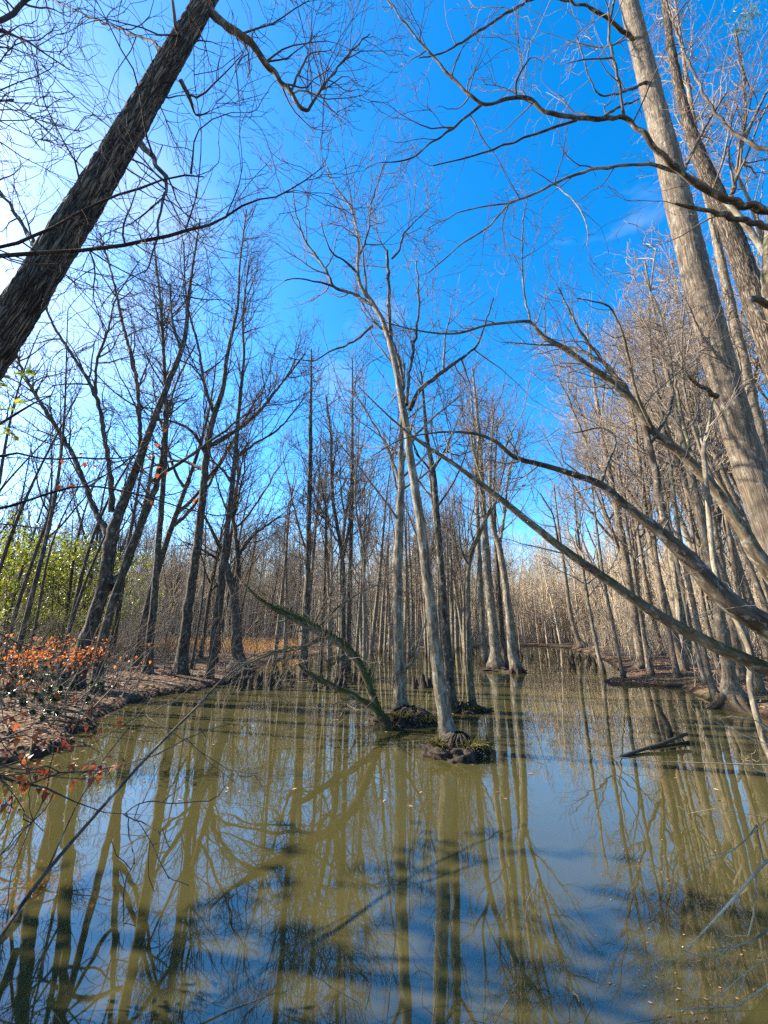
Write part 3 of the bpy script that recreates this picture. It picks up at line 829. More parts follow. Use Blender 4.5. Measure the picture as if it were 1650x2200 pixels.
traced('crooked_tree', 'slim crooked pale stem snaking up from the bank in front of the leaning trunks',
       [(1675, 1700, 26), (1648, 1610, 24), (1625, 1540, 23), (1612, 1470, 23), (1614, 1410, 24), (1592, 1350, 24), (1560, 1290, 23), (1540, 1240, 22), (1530, 1180, 21), (1522, 1090, 20), (1514, 1000, 18), (1512, 965, 17), (1522, 920, 13), (1527, 885, 9), (1532, 855, 6)],
       [[(1512, 965, 8), (1505, 930, 6, .1), (1500, 905, 4, .1)]],
       base=(1675, 1715), bark='grey', twig='twig_pale', sty='near', seed=74, tmin=0.7, sides=14, step=0.08, flare=0.1, k=0.25, kink=0.02)

# --- the tall pair
traced('tall_tree', 'tall thick pale trunk with smooth sunlit bark soaring above the leaning trunks',
       [(1790, 1560, 130), (1740, 1400, 112), (1690, 1240, 104), (1640, 1090, 99), (1600, 970, 97), (1565, 850, 95), (1530, 720, 92), (1498, 600, 88), (1466, 470, 82), (1435, 340, 74), (1405, 220, 66), (1375, 100, 60), (1350, 0, 55), (1320, -130, 48), (1290, -280, 38)],
       [[(1540, 852, 22, -.3), (1512, 832, 15, -.5), (1475, 806, 11, -.7)],
        [(1375, 95, 22), (1330, 62, 18, -.3), (1290, 30, 15, -.5), (1245, 10, 12, -.7), (1170, -10, 9, -.9)],
        [(1395, 175, 12), (1330, 200, 8, -.5), (1280, 195, 6, -.7), (1240, 80, 5, -.9)],
        [(1455, 400, 13), (1500, 300, 9, .6), (1560, 200, 6, 1.0)],
        [(1335, -60, 22), (1240, -40, 14, .5), (1130, 5, 11, .8), (1040, 60, 9, 1.0), (960, 110, 7, 1.2), (900, 125, 4, 1.4)]],
       Y=7.0, bark='smooth', limb_bark='brown', twig='twig_pale', sty='big', seed=81, tmin=0.7, sides=64, step=0.05, flare=0.2, furrow=0.025, k=0.6, kink=0.004)
traced('tall_tree', 'rough brown trunk standing close behind the tall thick pale one',
       [(1900, 1550, 110), (1830, 1330, 100), (1760, 1080, 92), (1690, 860, 86), (1640, 700, 80), (1600, 580, 74), (1560, 470, 66), (1520, 380, 56), (1480, 270, 44), (1450, 150, 34), (1430, 20, 24), (1410, -120, 16)],
       [[(1560, 470, 20), (1590, 330, 14, .4), (1600, 200, 10, .7), (1580, 60, 7, 1.0)],
        [(1500, 320, 16), (1470, 200, 11, .6), (1440, 60, 7, 1.0)]],
       Y=8.4, bark='furrowed', twig='twig', sty='big', seed=82, tmin=0.65, sides=40, step=0.07, flare=0.2, furrow=0.08, k=0.6, kink=0.004)
traced('birch_like_tree', 'white barked trunk showing between the tall pale and rough brown trunks',
       [(1760, 1480, 52), (1700, 1240, 48), (1650, 1010, 44), (1610, 830, 40), (1575, 680, 36), (1545, 540, 32), (1515, 400, 26), (1490, 260, 20), (1470, 130, 14), (1450, 0, 9)],
       [[(1545, 540, 12), (1510, 400, 9, -.6), (1480, 300, 6, -1)]],
       Y=10.5, bark='pale', twig='twig_pale', sty='mid', seed=83, tmin=0.55, sides=20, flare=0.2, k=0.8)

traced('overhanging_tree', 'dark mossy tree sending crooked limbs across the pale trunk',
       [(1830, 1600, 80), (1790, 1300, 76), (1740, 1000, 72), (1690, 760, 66), (1660, 640, 58), (1656, 540, 50), (1668, 440, 42), (1690, 330, 34), (1720, 200, 26), (1750, 50, 16)],
       [[(1665, 452, 36), (1605, 440, 30, -.1), (1560, 428, 28, -.2), (1508, 405, 26, -.3), (1465, 368, 24, -.4), (1425, 335, 23, -.5), (1385, 290, 21, -.6), (1340, 255, 20, -.6), (1300, 256, 19, -.7), (1240, 252, 18, -.7), (1190, 246, 18, -.8), (1160, 235, 17, -.8), (1135, 210, 16, -.8), (1090, 211, 14, -.8), (1035, 224, 13, -.9), (985, 180, 11, -.9), (925, 115, 9, -.9), (870, 50, 7, -1), (830, -5, 6, -1)],
        [(1035, 224, 11, -.9), (1010, 245, 9, -.9), (960, 285, 8, -.9), (910, 320, 7, -.9), (870, 345, 6, -.9), (820, 350, 3, -.9)],
        [(1240, 258, 11, -.7), (1180, 276, 9, -.6), (1100, 305, 7, -.5), (1020, 335, 6, -.4), (930, 355, 4, -.3)],
        [(1342, 256, 11, -.6), (1330, 180, 10, -.8), (1308, 80, 9, -.9), (1315, 20, 8, -1), (1330, -40, 6, -1)],
        [(1665, 490, 30), (1620, 478, 24, -.2), (1560, 464, 21, -.4), (1500, 448, 16, -.6), (1452, 438, 9, -.7)],
        [(1110, 210, 7, -.8), (1108, 170, 6, -.9), (1138, 125, 4, -1)],
        [(1300, 250, 9, -.7), (1330, 230, 8, -.5), (1372, 215, 5, -.3)],
        [(1690, 330, 26), (1640, 320, 18, .1), (1600, 300, 15, .2), (1550, 260, 13, .3), (1500, 180, 11, .4), (1450, 60, 9, .5), (1420, -30, 7, .6)],
        [(1600, 300, 10, .2), (1640, 210, 8, .4), (1690, 130, 5, .5)],
        [(1660, 660, 30), (1610, 640, 20, -.2), (1640, 690, 12, -.3)]],
       Y=4.6, bark='mossy', twig='twig_dark', sty='near', limb_bark='brown', seed=84, tmin=0.8, sides=20, step=0.06, flare=0.1, k=0.5, kink=0.015)
traced('overhanging_tree', 'grey tree with a thin arching limb sweeping from the pale trunk over blue sky',
       [(1900, 1500, 46), (1830, 1100, 42), (1720, 700, 34), (1600, 480, 26), (1500, 390, 19), (1412, 356, 15)],
       [[(1412, 356, 14), (1370, 353, 12, -.1), (1310, 358, 11, -.2), (1250, 370, 10, -.3), (1200, 390, 9, -.3), (1150, 415, 8, -.4), (1095, 437, 7, -.4), (1050, 485, 6, -.5), (985, 530, 5, -.5), (920, 585, 3, -.6)],
        [(1100, 436, 6, -.4), (1050, 443, 5, -.4), (990, 455, 4, -.3), (920, 490, 3, -.2)],
        [(1190, 395, 6, -.3), (1240, 440, 5, -.5), (1265, 500, 4, -.6), (1260, 530, 3, -.6)]],
       Y=6.0, bark='grey', twig='twig_dark', sty='near', seed=85, tmin=0.9, sides=14, flare=0.1, k=0.6)

# --- the sunlit grove on the opposite bank
GR = 'sunlit trees of the pale grove'
grove = [
 ('stout sunlit tree with spreading claw roots at the edge of the pale grove',
  [(1582, 1512, 84), (1572, 1480, 54), (1564, 1440, 44), (1550, 1350, 41), (1534, 1250, 38), (1510, 1130, 33), (1482, 1010, 28), (1452, 890, 22), (1428, 780, 16), (1405, 670, 10), (1385, 560, 6)], (1582, 1524), 'pale', 0.3, [[(1482, 1010, 14), (1500, 900, 11, .5), (1495, 780, 8, .9), (1470, 640, 5, 1.2)]]),
 ('slim pale tree with a dark wet heel beside the claw rooted one',
  [(1540, 1505, 34), (1528, 1470, 23), (1512, 1400, 21), (1496, 1330, 19), (1476, 1230, 17), (1455, 1120, 14), (1440, 1000, 11), (1415, 860, 7), (1400, 760, 4)], (1540, 1512), 'pale', 0.4, []),
 ('thin leaning pale tree on the leafy spit',
  [(1522, 1480, 22), (1505, 1430, 17), (1485, 1350, 16), (1470, 1280, 15), (1448, 1180, 13), (1420, 1060, 10), (1395, 940, 7), (1375, 840, 4)], (1524, 1488), 'grey', 0.3, []),
 ('short straight pale tree on the tip of the leafy spit',
  [(1456, 1462, 26), (1448, 1420, 19), (1436, 1350, 18), (1424, 1280, 16), (1408, 1180, 14), (1392, 1060, 11), (1380, 950, 7), (1368, 850, 4)], (1456, 1469), 'pale', 0.4, []),
 ('broad trunk with flaring root skirt behind the leafy spit',
  [(1484, 1440, 60), (1476, 1405, 38), (1468, 1350, 34), (1456, 1270, 31), (1440, 1160, 27), (1420, 1030, 22), (1400, 900, 16), (1385, 780, 10), (1372, 680, 5)], (1484, 1446), 'grey', 0.4, [[(1420, 1030, 12), (1445, 920, 9, .6), (1440, 800, 6, 1)]]),
 ('sturdy pale tree rising from the shallows behind the driftwood strand',
  [(1384, 1438, 46), (1377, 1400, 32), (1366, 1340, 29), (1350, 1240, 26), (1330, 1120, 23), (1306, 1000, 18), (1285, 880, 13), (1270, 780, 8), (1260, 690, 4)], (1386, 1445), 'pale', 0.6, [[(1330, 1120, 12), (1345, 1000, 9, .5), (1350, 880, 6, .9)]]),
 ('slender pole of a tree leaning beside the sturdy pale one',
  [(1404, 1456, 18), (1396, 1420, 14), (1384, 1360, 13), (1370, 1280, 12), (1355, 1180, 11), (1335, 1050, 8), (1320, 930, 5)], (1404, 1463), 'pale', 0.2, []),
 ('thin pale stem at the start of the driftwood strand',
  [(1340, 1456, 16), (1330, 1410, 12), (1316, 1340, 11), (1302, 1270, 10), (1288, 1180, 9), (1276, 1080, 6), (1268, 990, 4)], (1341, 1463), 'pale', 0.2, []),
 ('lone thin tree slanting out of open water before the far shore',
  [(1294, 1440, 18), (1284, 1400, 13), (1270, 1330, 12), (1258, 1260, 11), (1246, 1180, 9), (1236, 1090, 6), (1228, 1010, 4)], (1295, 1447), 'grey', 0.3, []),
 ('curving pale tree on the little mossy point of the far shore',
  [(1250, 1388, 28), (1240, 1370, 18), (1228, 1330, 15), (1220, 1280, 14), (1212, 1220, 12), (1202, 1150, 9), (1195, 1090, 6), (1190, 1040, 4)], (1252, 1396), 'pale', 0.7, []),
 ('pale tree with mottled bark rising behind the heavy arching trunk',
  [(1600, 1470, 34), (1585, 1400, 28), (1562, 1280, 26), (1540, 1160, 24), (1515, 1030, 21), (1490, 900, 17), (1470, 780, 12), (1455, 660, 8), (1445, 560, 5)], (1602, 1476), 'pale', 0.4, [[(1490, 900, 10), (1465, 800, 8, -.5), (1430, 700, 5, -.9)]]),
 ('narrow pale stem beside the foot of the heavy arching trunk',
  [(1632, 1490, 24), (1612, 1400, 18), (1590, 1290, 16), (1570, 1170, 14), (1550, 1040, 11), (1535, 920, 7), (1525, 820, 4)], (1634, 1498), 'pale', 0.3, []),
]
for i, (lab, tr, bs, bk, fl, lm) in enumerate(grove):
    traced('grove_tree', lab, tr, lm, base=bs, bark=bk, twig='twig_pale', sty='mid', seed=100 + i, tmin=0.36, flare=fl, sides=16 if fl < 0.7 else 24, step=0.16, k=0.75)
# ------------------------------------------------------------------ root mounds and claw roots under the trees in the water
def find(label_part):
    for o in bpy.data.objects:
        if o.parent is None and label_part in str(o.get('label', '')):
            return o

def mound(tree, px, py, wx, h, seed, mat='dark'):
    """lumpy peat mound gripped by roots, under one tree"""
    rng = np.random.default_rng(seed)
    c = ground(px, py)
    sc = np.linalg.norm(c - np.array([0, 0, H])) / F
    a, b = wx * sc / 2, wx * sc / 2.6
    hh = h * sc
    n, k = 64, 22
    th = np.linspace(0, 2 * np.pi, n, endpoint=False)
    V, Fc = [], []
    for i in range(k):
        u = i / (k - 1)
        rr = 1 - u ** 1.6
        z = hh * (1 - (1 - u) ** 2.2) - 0.12 * (1 - u)
        V.append(np.stack([a * rr * np.cos(th), b * rr * np.sin(th), np.full(n, z)], 1))
    V = np.concatenate(V)
    nn = 0.55 * (fnoise(V * 8 + seed * 5.0, 4) - 0.5) + 0.75 * (fnoise(V * 22 + seed * 3.0, 3) - 0.5)
    nl = fnoise(V * 2.2 + seed * 9.0, 2) - 0.5
    V[:, :2] *= (1 + 1.1 * nn + 1.3 * nl)[:, None]
    V[:, 2] = V[:, 2] * 0.8 + (nn * 0.8 + nl * 0.4) * hh
    idx = np.arange(n * k).reshape(k, n)
    q = np.stack([idx[:-1], np.roll(idx[:-1], -1, 1), np.roll(idx[1:], -1, 1), idx[1:]], -1).reshape(-1, 4)
    mb = MB()
    mb.add(V + c, q, V)
    mb.build('root_mound', M[mat], tree, tree.location)
    m = 26
    P = np.empty((m, 7, 3)); R = np.empty((m, 7))
    for j in range(m):
        ang = rng.random() * 6.283
        for t in range(7):
            u = t / 6
            P[j, t] = c + np.array([math.cos(ang) * a * (0.25 + 0.95 * u), math.sin(ang) * b * (0.25 + 0.95 * u), hh * (1.0 - u ** 1.5) * 1.1 - 0.08 * u])
            ang += rng.normal() * 0.12
        R[j] = (0.010 + 0.022 * rng.random()) * np.linspace(1, 0.4, 7)
    for j in range(m):
        mb = MB(); mb.tubes(P[j:j + 1], R[j:j + 1], 6); mb.build('root', M['brown'], tree, tree.location)
    return c, a, b, hh

def claw_roots(tree, px, py, n, ln, r, seed, bark):
    rng = np.random.default_rng(seed)
    c = ground(px, py)
    for j in range(n):
        ang = 6.283 * (j + rng.random() * 0.6) / n
        K = 9
        P = np.empty((K, 3)); a = ang
        p = c + np.array([math.cos(a), math.sin(a), 0]) * r * 1.2 + np.array([0, 0, 0.34])
        for t in range(K):
            u = t / (K - 1)
            P[t] = p
            a += rng.normal() * 0.2
            p = p + np.array([math.cos(a), math.sin(a), 0]) * ln / K * (0.5 + u) + np.array([0, 0, -0.52 / K * (1.5 - u)])
        R = r * (0.55 - 0.40 * np.linspace(0, 1, K)) * (0.8 + 0.4 * rng.random())
        mb = MB(); mb.tubes(P[None], R[None], 8, bark_disp(seed + j)); mb.build('root', M[bark], tree, tree.location)

t12 = find('tall grey forked tree'); t11 = find('stout pale tree on a rooty'); t13 = find('straight brown tree close'); tcl = find('stoutest trunk of the tree clump')
mounds = [mound(t12, 985, 1620, 92, 30, 1), mound(t11, 876, 1552, 120, 24, 2), mound(t13, 998, 1527, 92, 12, 3), mound(tcl, 1076, 1440, 84, 8, 4)]
claw_roots(find('claw roots'), 1582, 1524, 9, 0.95, 0.20, 5, 'pale')
claw_roots(find('flaring root skirt'), 1484, 1446, 9, 1.2, 0.24, 6, 'grey')
claw_roots(find('wide buttressed foot'), 385, 1467, 8, 1.1, 0.20, 7, 'brown')
claw_roots(find('swollen dark foot'), 512, 1447, 8, 1.3, 0.26, 8, 'dark')
claw_roots(find('slender dark tree on the bank'), 315, 1470, 6, 0.9, 0.14, 9, 'brown')
claw_roots(find('massive dark forked tree'), 150, 1505, 8, 1.0, 0.22, 10, 'brown')
claw_roots(find('outer edge of the tree clump'), 1110, 1445, 6, 0.8, 0.16, 11, 'dark')
claw_roots(find('sturdy pale tree'), 1386, 1445, 7, 0.8, 0.18, 12, 'grey')

# sedge growing on the hummocks
def sedge(name, label, c, n, rad, hgt, seed, mat='sedge', group=None):
    rng = np.random.default_rng(seed)
    a = rng.random(n) * 6.283; r = rad * np.sqrt(rng.random(n))
    P = np.empty((n, 4, 3))
    P[:, 0] = np.stack([r * np.cos(a), r * np.sin(a) * 0.8, np.zeros(n)], 1)
    d = norm(np.stack([np.cos(a) * (0.3 + r / rad), np.sin(a) * (0.3 + r / rad), np.full(n, 1.5)], 1) + rng.normal(size=(n, 3)) * 0.25)
    h = hgt * (0.5 + 0.6 * rng.random(n))
    for k in range(1, 4):
        P[:, k] = P[:, k - 1] + d * (h / 3)[:, None]
        d = norm(d + np.array([0, 0, -0.5]))
    mb = MB()
    mb.tubes(P, np.array([0.006, 0.005, 0.004, 0.001]) * np.ones((n, 1)), 3)
    mb.a = [np.repeat(rng.random((n, 3)) * 50, 12, 0).astype(np.float32)]
    o = mb.build(name, M[mat]); o.location = c
    return tag(o, label, 'sedge', group)
SD = [(0, -.75, -.2, .45, 150, .10, .22, 'sedge', 'bright yellow green sedge tuft at the foot of the tall forked swamp tree'),
      (0, .35, -.65, .5, 120, .13, .24, 'sedge', 'drooping olive sedge tuft on the root mound of the tall forked swamp tree'),
      (0, .85, .05, .25, 120, .14, .28, 'sedge', 'thin green sedge tuft trailing off the outer end of the forked tree mound'),
      (1, -.25, -.6, .6, 110, .18, .2, 'sedge', 'low sedge tuft on the hummock of the stout pale tree'),
      (1, -.75, -.1, .3, 110, .18, .26, 'sedge', 'green sedge tuft between the moss covered tree and stout pale tree'),
      (1, .6, -.5, .3, 100, .18, .22, 'sedge', 'straggling sedge at the outer side of the stout pale tree'),
      (2, .2, -.5, .4, 90, .16, .2, 'sedge', 'short sedge tuft at the foot of the slender mossy stem')]
for i, (mi, fx, fy, fz, n, rad, hg, mt, lab) in enumerate(SD):
    c, a, b, hh = mounds[mi]
    sedge('sedge_tuft', lab, c + np.array([a * fx, b * fy, hh * fz]), n, rad, hg, i + 1, mt)

# ------------------------------------------------------------------ cypress knees
KN = []
rng = np.random.default_rng(77)
for j in range(4):
    n, k = 9, 7
    th = np.linspace(0, 2 * np.pi, n, endpoint=False)
    V = []
    for i in range(k):
        u = i / (k - 1)
        r = (0.16 * (1 - u) ** 1.5 + 0.05) * (1.0 if i < k - 1 else 0.35)
        V.append(np.stack([r * np.cos(th) + 0.03 * math.sin(3 * u + j), r * np.sin(th) + 0.03 * math.cos(2 * u + j), np.full(n, u * 0.55 - 0.12)], 1))
    V = np.concatenate(V)
    V[:, :2] *= (0.8 + 0.5 * fnoise(V * 6 + j * 7, 3))[:, None]
    V[:, 2] += 0.06 * (fnoise(V * 9 + j * 3, 2) - 0.5)
    idx = np.arange(n * k).reshape(k, n)
    q = np.stack([idx[:-1], np.roll(idx[:-1], -1, 1), np.roll(idx[1:], -1, 1), idx[1:]], -1).reshape(-1, 4)
    mb = MB(); mb.add(V, q, V)
    mb.add(np.concatenate([V[-n:], V[-n:].mean(0, keepdims=True) + np.array([[0, 0, .015]])]), [(t, (t + 1) % n, n, n) for t in range(n)])
    KN.append(mb.mesh('cypress_knee', M['dark']))
kspots = [(x, y, 'dark cypress knee in the crowded row of knees behind the moss covered tree', 'knees behind the moss covered tree')
          for x, y in zip(rng.uniform(470, 800, 58), 1452 + rng.beta(2, 2, 58) * 34)]
kspots += [(x, y, 'small dark cypress knee in the shallows off the far shore', 'knees off the far shore') for x, y in zip(rng.uniform(1110, 1175, 9), rng.uniform(1408, 1424, 9))]
kspots += [(x, y, 'dark cypress knee in the cluster beside the lone slanting tree', 'knees by the lone slanting tree') for x, y in zip(rng.uniform(1222, 1280, 16), rng.uniform(1412, 1436, 16))]
kspots += [(x, y, 'dark cypress knee in the water behind the stout pale swamp tree', 'knees behind the stout pale tree') for x, y in zip(rng.uniform(885, 935, 7), rng.uniform(1468, 1482, 7))]
for x, y, lab, grp in kspots:
    c = ground(x, y)
    o = bpy.data.objects.new('cypress_knee', KN[rng.integers(4)]); COL.objects.link(o)
    s = rng.uniform(0.45, 1.25)
    o.location = c; o.rotation_euler = (rng.normal() * .1, rng.normal() * .1, rng.random() * 6.28)
    o.scale = (s * rng.uniform(.6, .9), s * rng.uniform(.6, .9), s)
    tag(o, lab, 'cypress knee', grp)
c = ground(1047, 1612)
o = bpy.data.objects.new('cypress_knee', KN[1]); COL.objects.link(o); o.location = c; o.scale = (.45, .45, .55)
tag(o, 'little knobbly knee poking out beside the grassy hummock', 'cypress knee')

# ------------------------------------------------------------------ logs and snags in the water
def stick(name, label, parts, cat, group=None, origin=None):
    """parts: list of (part name, [(xyz, r)...], bark)"""
    o0 = np.array(parts[0][1][0][0]) if origin is None else origin
    e = empty(name, o0); tag(e, label, cat, group)
    for nm, pts, bk in parts:
        P = np.array([p for p, r in pts]); R = np.array([r for p, r in pts])
        P, R = resample(P, R, 0.08)
        mb = MB(); mb.tubes(P[None], R[None], 10, bark_disp(len(nm) + 1, rough=0.1)); mb.build(nm, M[bk], e, o0)
    return e
g = ground
stick('floating_log', 'forked grey log floating in open water with its thick end raised',
      [('trunk', [(g(1318, 1632, -.04), .014), (g(1340, 1624, .01), .022), (g(1385, 1609, .04), .026), (g(1425, 1597, .08), .03), (g(1458, 1583, .12), .03), (g(1476, 1577, .14), .028)], 'grey'),
       ('branch', [(g(1396, 1610, .0), .022), (g(1430, 1602, .01), .026), (g(1480, 1594, .02), .022)], 'brown')], 'log')
c = g(1443, 1594)
stick('rotten_snag', 'short rotten snag standing in the water behind the floating log',
      [('stump', [(c - np.array([0, 0, .2]), .05), (c + np.array([-.02, 0, .25]), .06), (c + np.array([-.08, .02, .45]), .055), (c + np.array([-.14, 0, .62]), .03)], 'brown'),
       ('branch', [(c + np.array([0, 0, .1]), .02), (c + np.array([.08, -.1, .2]), .015), (c + np.array([.1, -.2, .02]), .01)], 'grey')], 'snag')
rng = np.random.default_rng(5)
for j in range(16):
    x = rng.uniform(1300, 1470); y = 1466 + rng.normal() * 3 + (x - 1300) * .04
    c = g(x, y); a = rng.normal() * .5
    d = np.array([math.cos(a), math.sin(a) * .6, 0]) * rng.uniform(.5, 1.3)
    stick('driftwood', 'grey driftwood stick in the strand at the edge of the leafy spit',
          [('stick', [(c + [0, 0, .03], .02), (c + d * .5 + [0, 0, .1], .022), (c + d + [0, 0, rng.uniform(.03, .25)], .008)], 'brown' if j % 2 else 'grey')], 'driftwood', 'driftwood along the leafy spit')
for j in range(64):
    x = rng.uniform(-30, 420); y = rng.uniform(1470, 1640)
    c = g(x, y)
    if shore_sd(c[None, :2])[0] < -0.12:
        continue
    c[2] = gz(c[0], c[1]); a = rng.random() * 6.28
    d = np.array([math.cos(a), math.sin(a), 0]) * rng.uniform(.5, 1.5)
    e2 = c + d; e2[2] = gz(e2[0], e2[1]) + rng.uniform(.02, .25)
    stick('fallen_stick', 'bare fallen stick lying in the leaf litter of the sunny bank', [('stick', [(c + [0, 0, .02], .016), ((c + e2) / 2 + [0, 0, .07], .014), (e2, .006)], 'grey' if j % 3 else 'brown')], 'stick', 'sticks on the leafy bank')

# ------------------------------------------------------------------ background wood: copies of a few kinds of bare tree
def proto(kind, seed):
    rng = np.random.default_rng(seed)
    h = {'cyp': 20, 'hard': 19, 'pole': 15}[kind]
    r = {'cyp': .19, 'hard': .2, 'pole': .085}[kind]
    n = 26
    u = np.linspace(0, 1, n)
    w = {'cyp': .10, 'hard': .35, 'pole': .4}[kind]
    P = np.stack([w * np.sin(u * rng.uniform(3, 6) + rng.random() * 6) * u * 2 + rng.normal() * .6 * u ** 1.3, w * np.cos(u * rng.uniform(3, 6)) * u * 2 + rng.normal() * .6 * u ** 1.3, u * h - .4], 1)
    P[:, :2] -= P[:1, :2]
    R = r * (1 - .93 * u ** 1.1) + .01
    e = empty('bare_tree')
    mb = MB(); mb.tubes(P[None], R[None], 9, bark_disp(seed, 0, .5, .4, zb=.4))
    lines = [(P, R, .28 if kind == 'cyp' else .4, 1.0)]
    if kind == 'hard':
        for j in range(3):
            i0 = int(n * rng.uniform(.35, .62)); a = rng.random() * 6.28
            L = (h - P[i0, 2]) * rng.uniform(.7, .95)
            t = np.linspace(0, 1, 12)
            q = P[i0] + np.stack([np.cos(a) * L * .42 * t ** .8, np.sin(a) * L * .42 * t ** .8, L * t ** 1.1], 1) + rng.normal(size=(12, 3)) * .08 * t[:, None]
            rr = R[i0] * .7 * (1 - .9 * t) + .01
            mb.tubes(q[None], rr[None], 6)
            lines.append((q, rr, .2, 1.2))
    mb.build('trunk', M['grey'], e)
    cfg = dict(STY['cyp'] if kind == 'cyp' else STY['far'])
    cfg['rmin'] = .0078; cfg['n1'] *= .8 if kind != 'pole' else .6
    if kind == 'pole': cfg['l1'] = 2.2
    mb = MB(); grow_crown(mb, lines, rng, cfg); mb.build('crown', M['twig'], e)
    return e
protos = [proto('cyp', 201), proto('cyp', 202), proto('hard', 203), proto('hard', 204), proto('hard', 205), proto('pole', 206), proto('pole', 207), proto('hard', 208)]
used = [False] * len(protos)

def plant(X, Y, kind_ids, s, label, group, bark, twig, rng, name='bare_tree'):
    i = int(rng.choice(kind_ids))
    if not used[i]:
        o = protos[i]; used[i] = True
    else:
        o = copy_tree(protos[i])
    o.name = name
    z = gz(X, Y)
    o.location = (X, Y, max(z, -.25))
    o.rotation_euler = (rng.normal() * .03, rng.normal() * .03, rng.random() * 6.283)
    k = rng.uniform(.85, 1.15)
    o.scale = (s * k, s * k, s)
    for ch in o.children:
        sl = ch.material_slots[0]; sl.link = 'OBJECT'
        sl.material = M[bark] if ch.name.startswith('trunk') else M[twig]
    kw = ['straight', 'straight', 'forked', 'forked', 'forked', 'pole-thin', 'pole-thin', 'forked'][i]
    d2 = [(q[0] - X) ** 2 + (q[1] - Y) ** 2 for q, _ in marks]
    if s > .92: kw = 'tall ' + kw
    elif s < .8: kw = 'short ' + kw
    tag(o, kw + ' ' + label + ', ' + marks[int(np.argmin(d2))][1], 'tree', group)
    return o

MARK = [('massive dark forked', 'past the massive forked tree'), ('buttressed foot', 'past the buttressed tree'), ('swollen dark foot', 'past the crooked maple'),
        ('tall straight cypress', 'past the tallest cypress'), ('narrow straight cypress', 'past the narrow cypress'), ('stoutest trunk', 'past the tree clump'),
        ('claw roots', 'past the claw rooted tree'), ('sturdy pale tree', 'past the sturdy pale tree'), ('flaring root skirt', 'past the root skirted trunk'),
        ('lone thin tree', 'past the lone slanting tree'), ('mossy point', 'past the mossy point'), ('tall thick pale', 'past the tall pale trunk')]
marks = [(find(a).location[:2], b) for a, b in MARK]
taken = [np.array(o.location[:2]) for o in bpy.data.objects if o.parent is None and o.get('category') == 'tree']
def scatter(n, xr, yr, mind, ok, rng):
    out = []
    for _ in range(n * 60):
        if len(out) >= n: break
        Y = yr[0] + (yr[1] - yr[0]) * rng.random() ** .9
        x = rng.uniform(*xr)              # photo column of the foot, so density follows the view's width
        X = (x - CX) / F * (CP * Y - SP * H) 
        p = np.array([X, Y])
        if not ok(X, Y): continue
        if taken and min(np.linalg.norm(p - q) for q in taken) < mind: continue
        taken.append(p); out.append((X, Y))
    return out
land = lambda X, Y: shore_sd(np.array([[X, Y]]))[0] > .5
shallow = lambda X, Y: shore_sd(np.array([[X, Y]]))[0] < -.2
rng = np.random.default_rng(301)
for X, Y in scatter(96, (-120, 1800), (48, 78), 1.2, land, rng):
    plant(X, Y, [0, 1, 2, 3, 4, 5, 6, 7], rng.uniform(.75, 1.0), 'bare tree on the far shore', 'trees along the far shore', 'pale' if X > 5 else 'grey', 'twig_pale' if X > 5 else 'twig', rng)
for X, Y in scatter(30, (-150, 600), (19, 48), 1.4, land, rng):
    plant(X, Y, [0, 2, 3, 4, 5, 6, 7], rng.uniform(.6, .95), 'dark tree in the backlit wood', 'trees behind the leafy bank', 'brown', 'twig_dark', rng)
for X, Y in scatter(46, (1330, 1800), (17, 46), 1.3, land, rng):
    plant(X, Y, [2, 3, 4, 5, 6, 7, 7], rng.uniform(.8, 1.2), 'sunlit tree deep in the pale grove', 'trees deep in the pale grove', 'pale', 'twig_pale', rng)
for X, Y in scatter(46, (540, 1010), (24, 50), 1.2, shallow, rng):
    plant(X, Y, [0, 1, 5, 6, 2], rng.uniform(.62, .95), 'bare tree in water behind the cypress knees', 'thin trees in the water', 'grey', 'twig', rng)
for X, Y in scatter(10, (960, 1130), (30, 48), 1.2, shallow, rng):
    plant(X, Y, [0, 5, 6], rng.uniform(.6, .85), 'tree in the water behind the tree clump', 'thin trees behind the tree clump', 'grey', 'twig', rng)
for X, Y in scatter(26, (1450, 2000), (9.5, 17), 1.2, land, rng):
    plant(X, Y, [5, 6, 5, 6, 3], rng.uniform(.75, 1.15), 'pale tree between leaning trunks and grove', 'poles near the leaning trunks', 'pale', 'twig_pale', rng)
for X, Y in scatter(12, (1430, 1850), (10.5, 17), 1.6, land, rng):
    plant(X, Y, [2, 3, 4, 7], rng.uniform(1.05, 1.3), 'pale tree towering over the grove', 'tall trees of the pale grove', 'pale', 'twig_pale', rng)
for X, Y in [(-12, 3.5), (-15, 6.5)]:
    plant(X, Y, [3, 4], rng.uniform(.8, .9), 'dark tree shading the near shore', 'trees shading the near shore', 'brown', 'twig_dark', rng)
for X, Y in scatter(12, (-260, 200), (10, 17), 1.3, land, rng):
    plant(X, Y, [5, 6], rng.uniform(.6, .95), 'dark tree growing beside the leafy shore', 'poles by the forked tree', 'brown', 'twig_dark', rng)

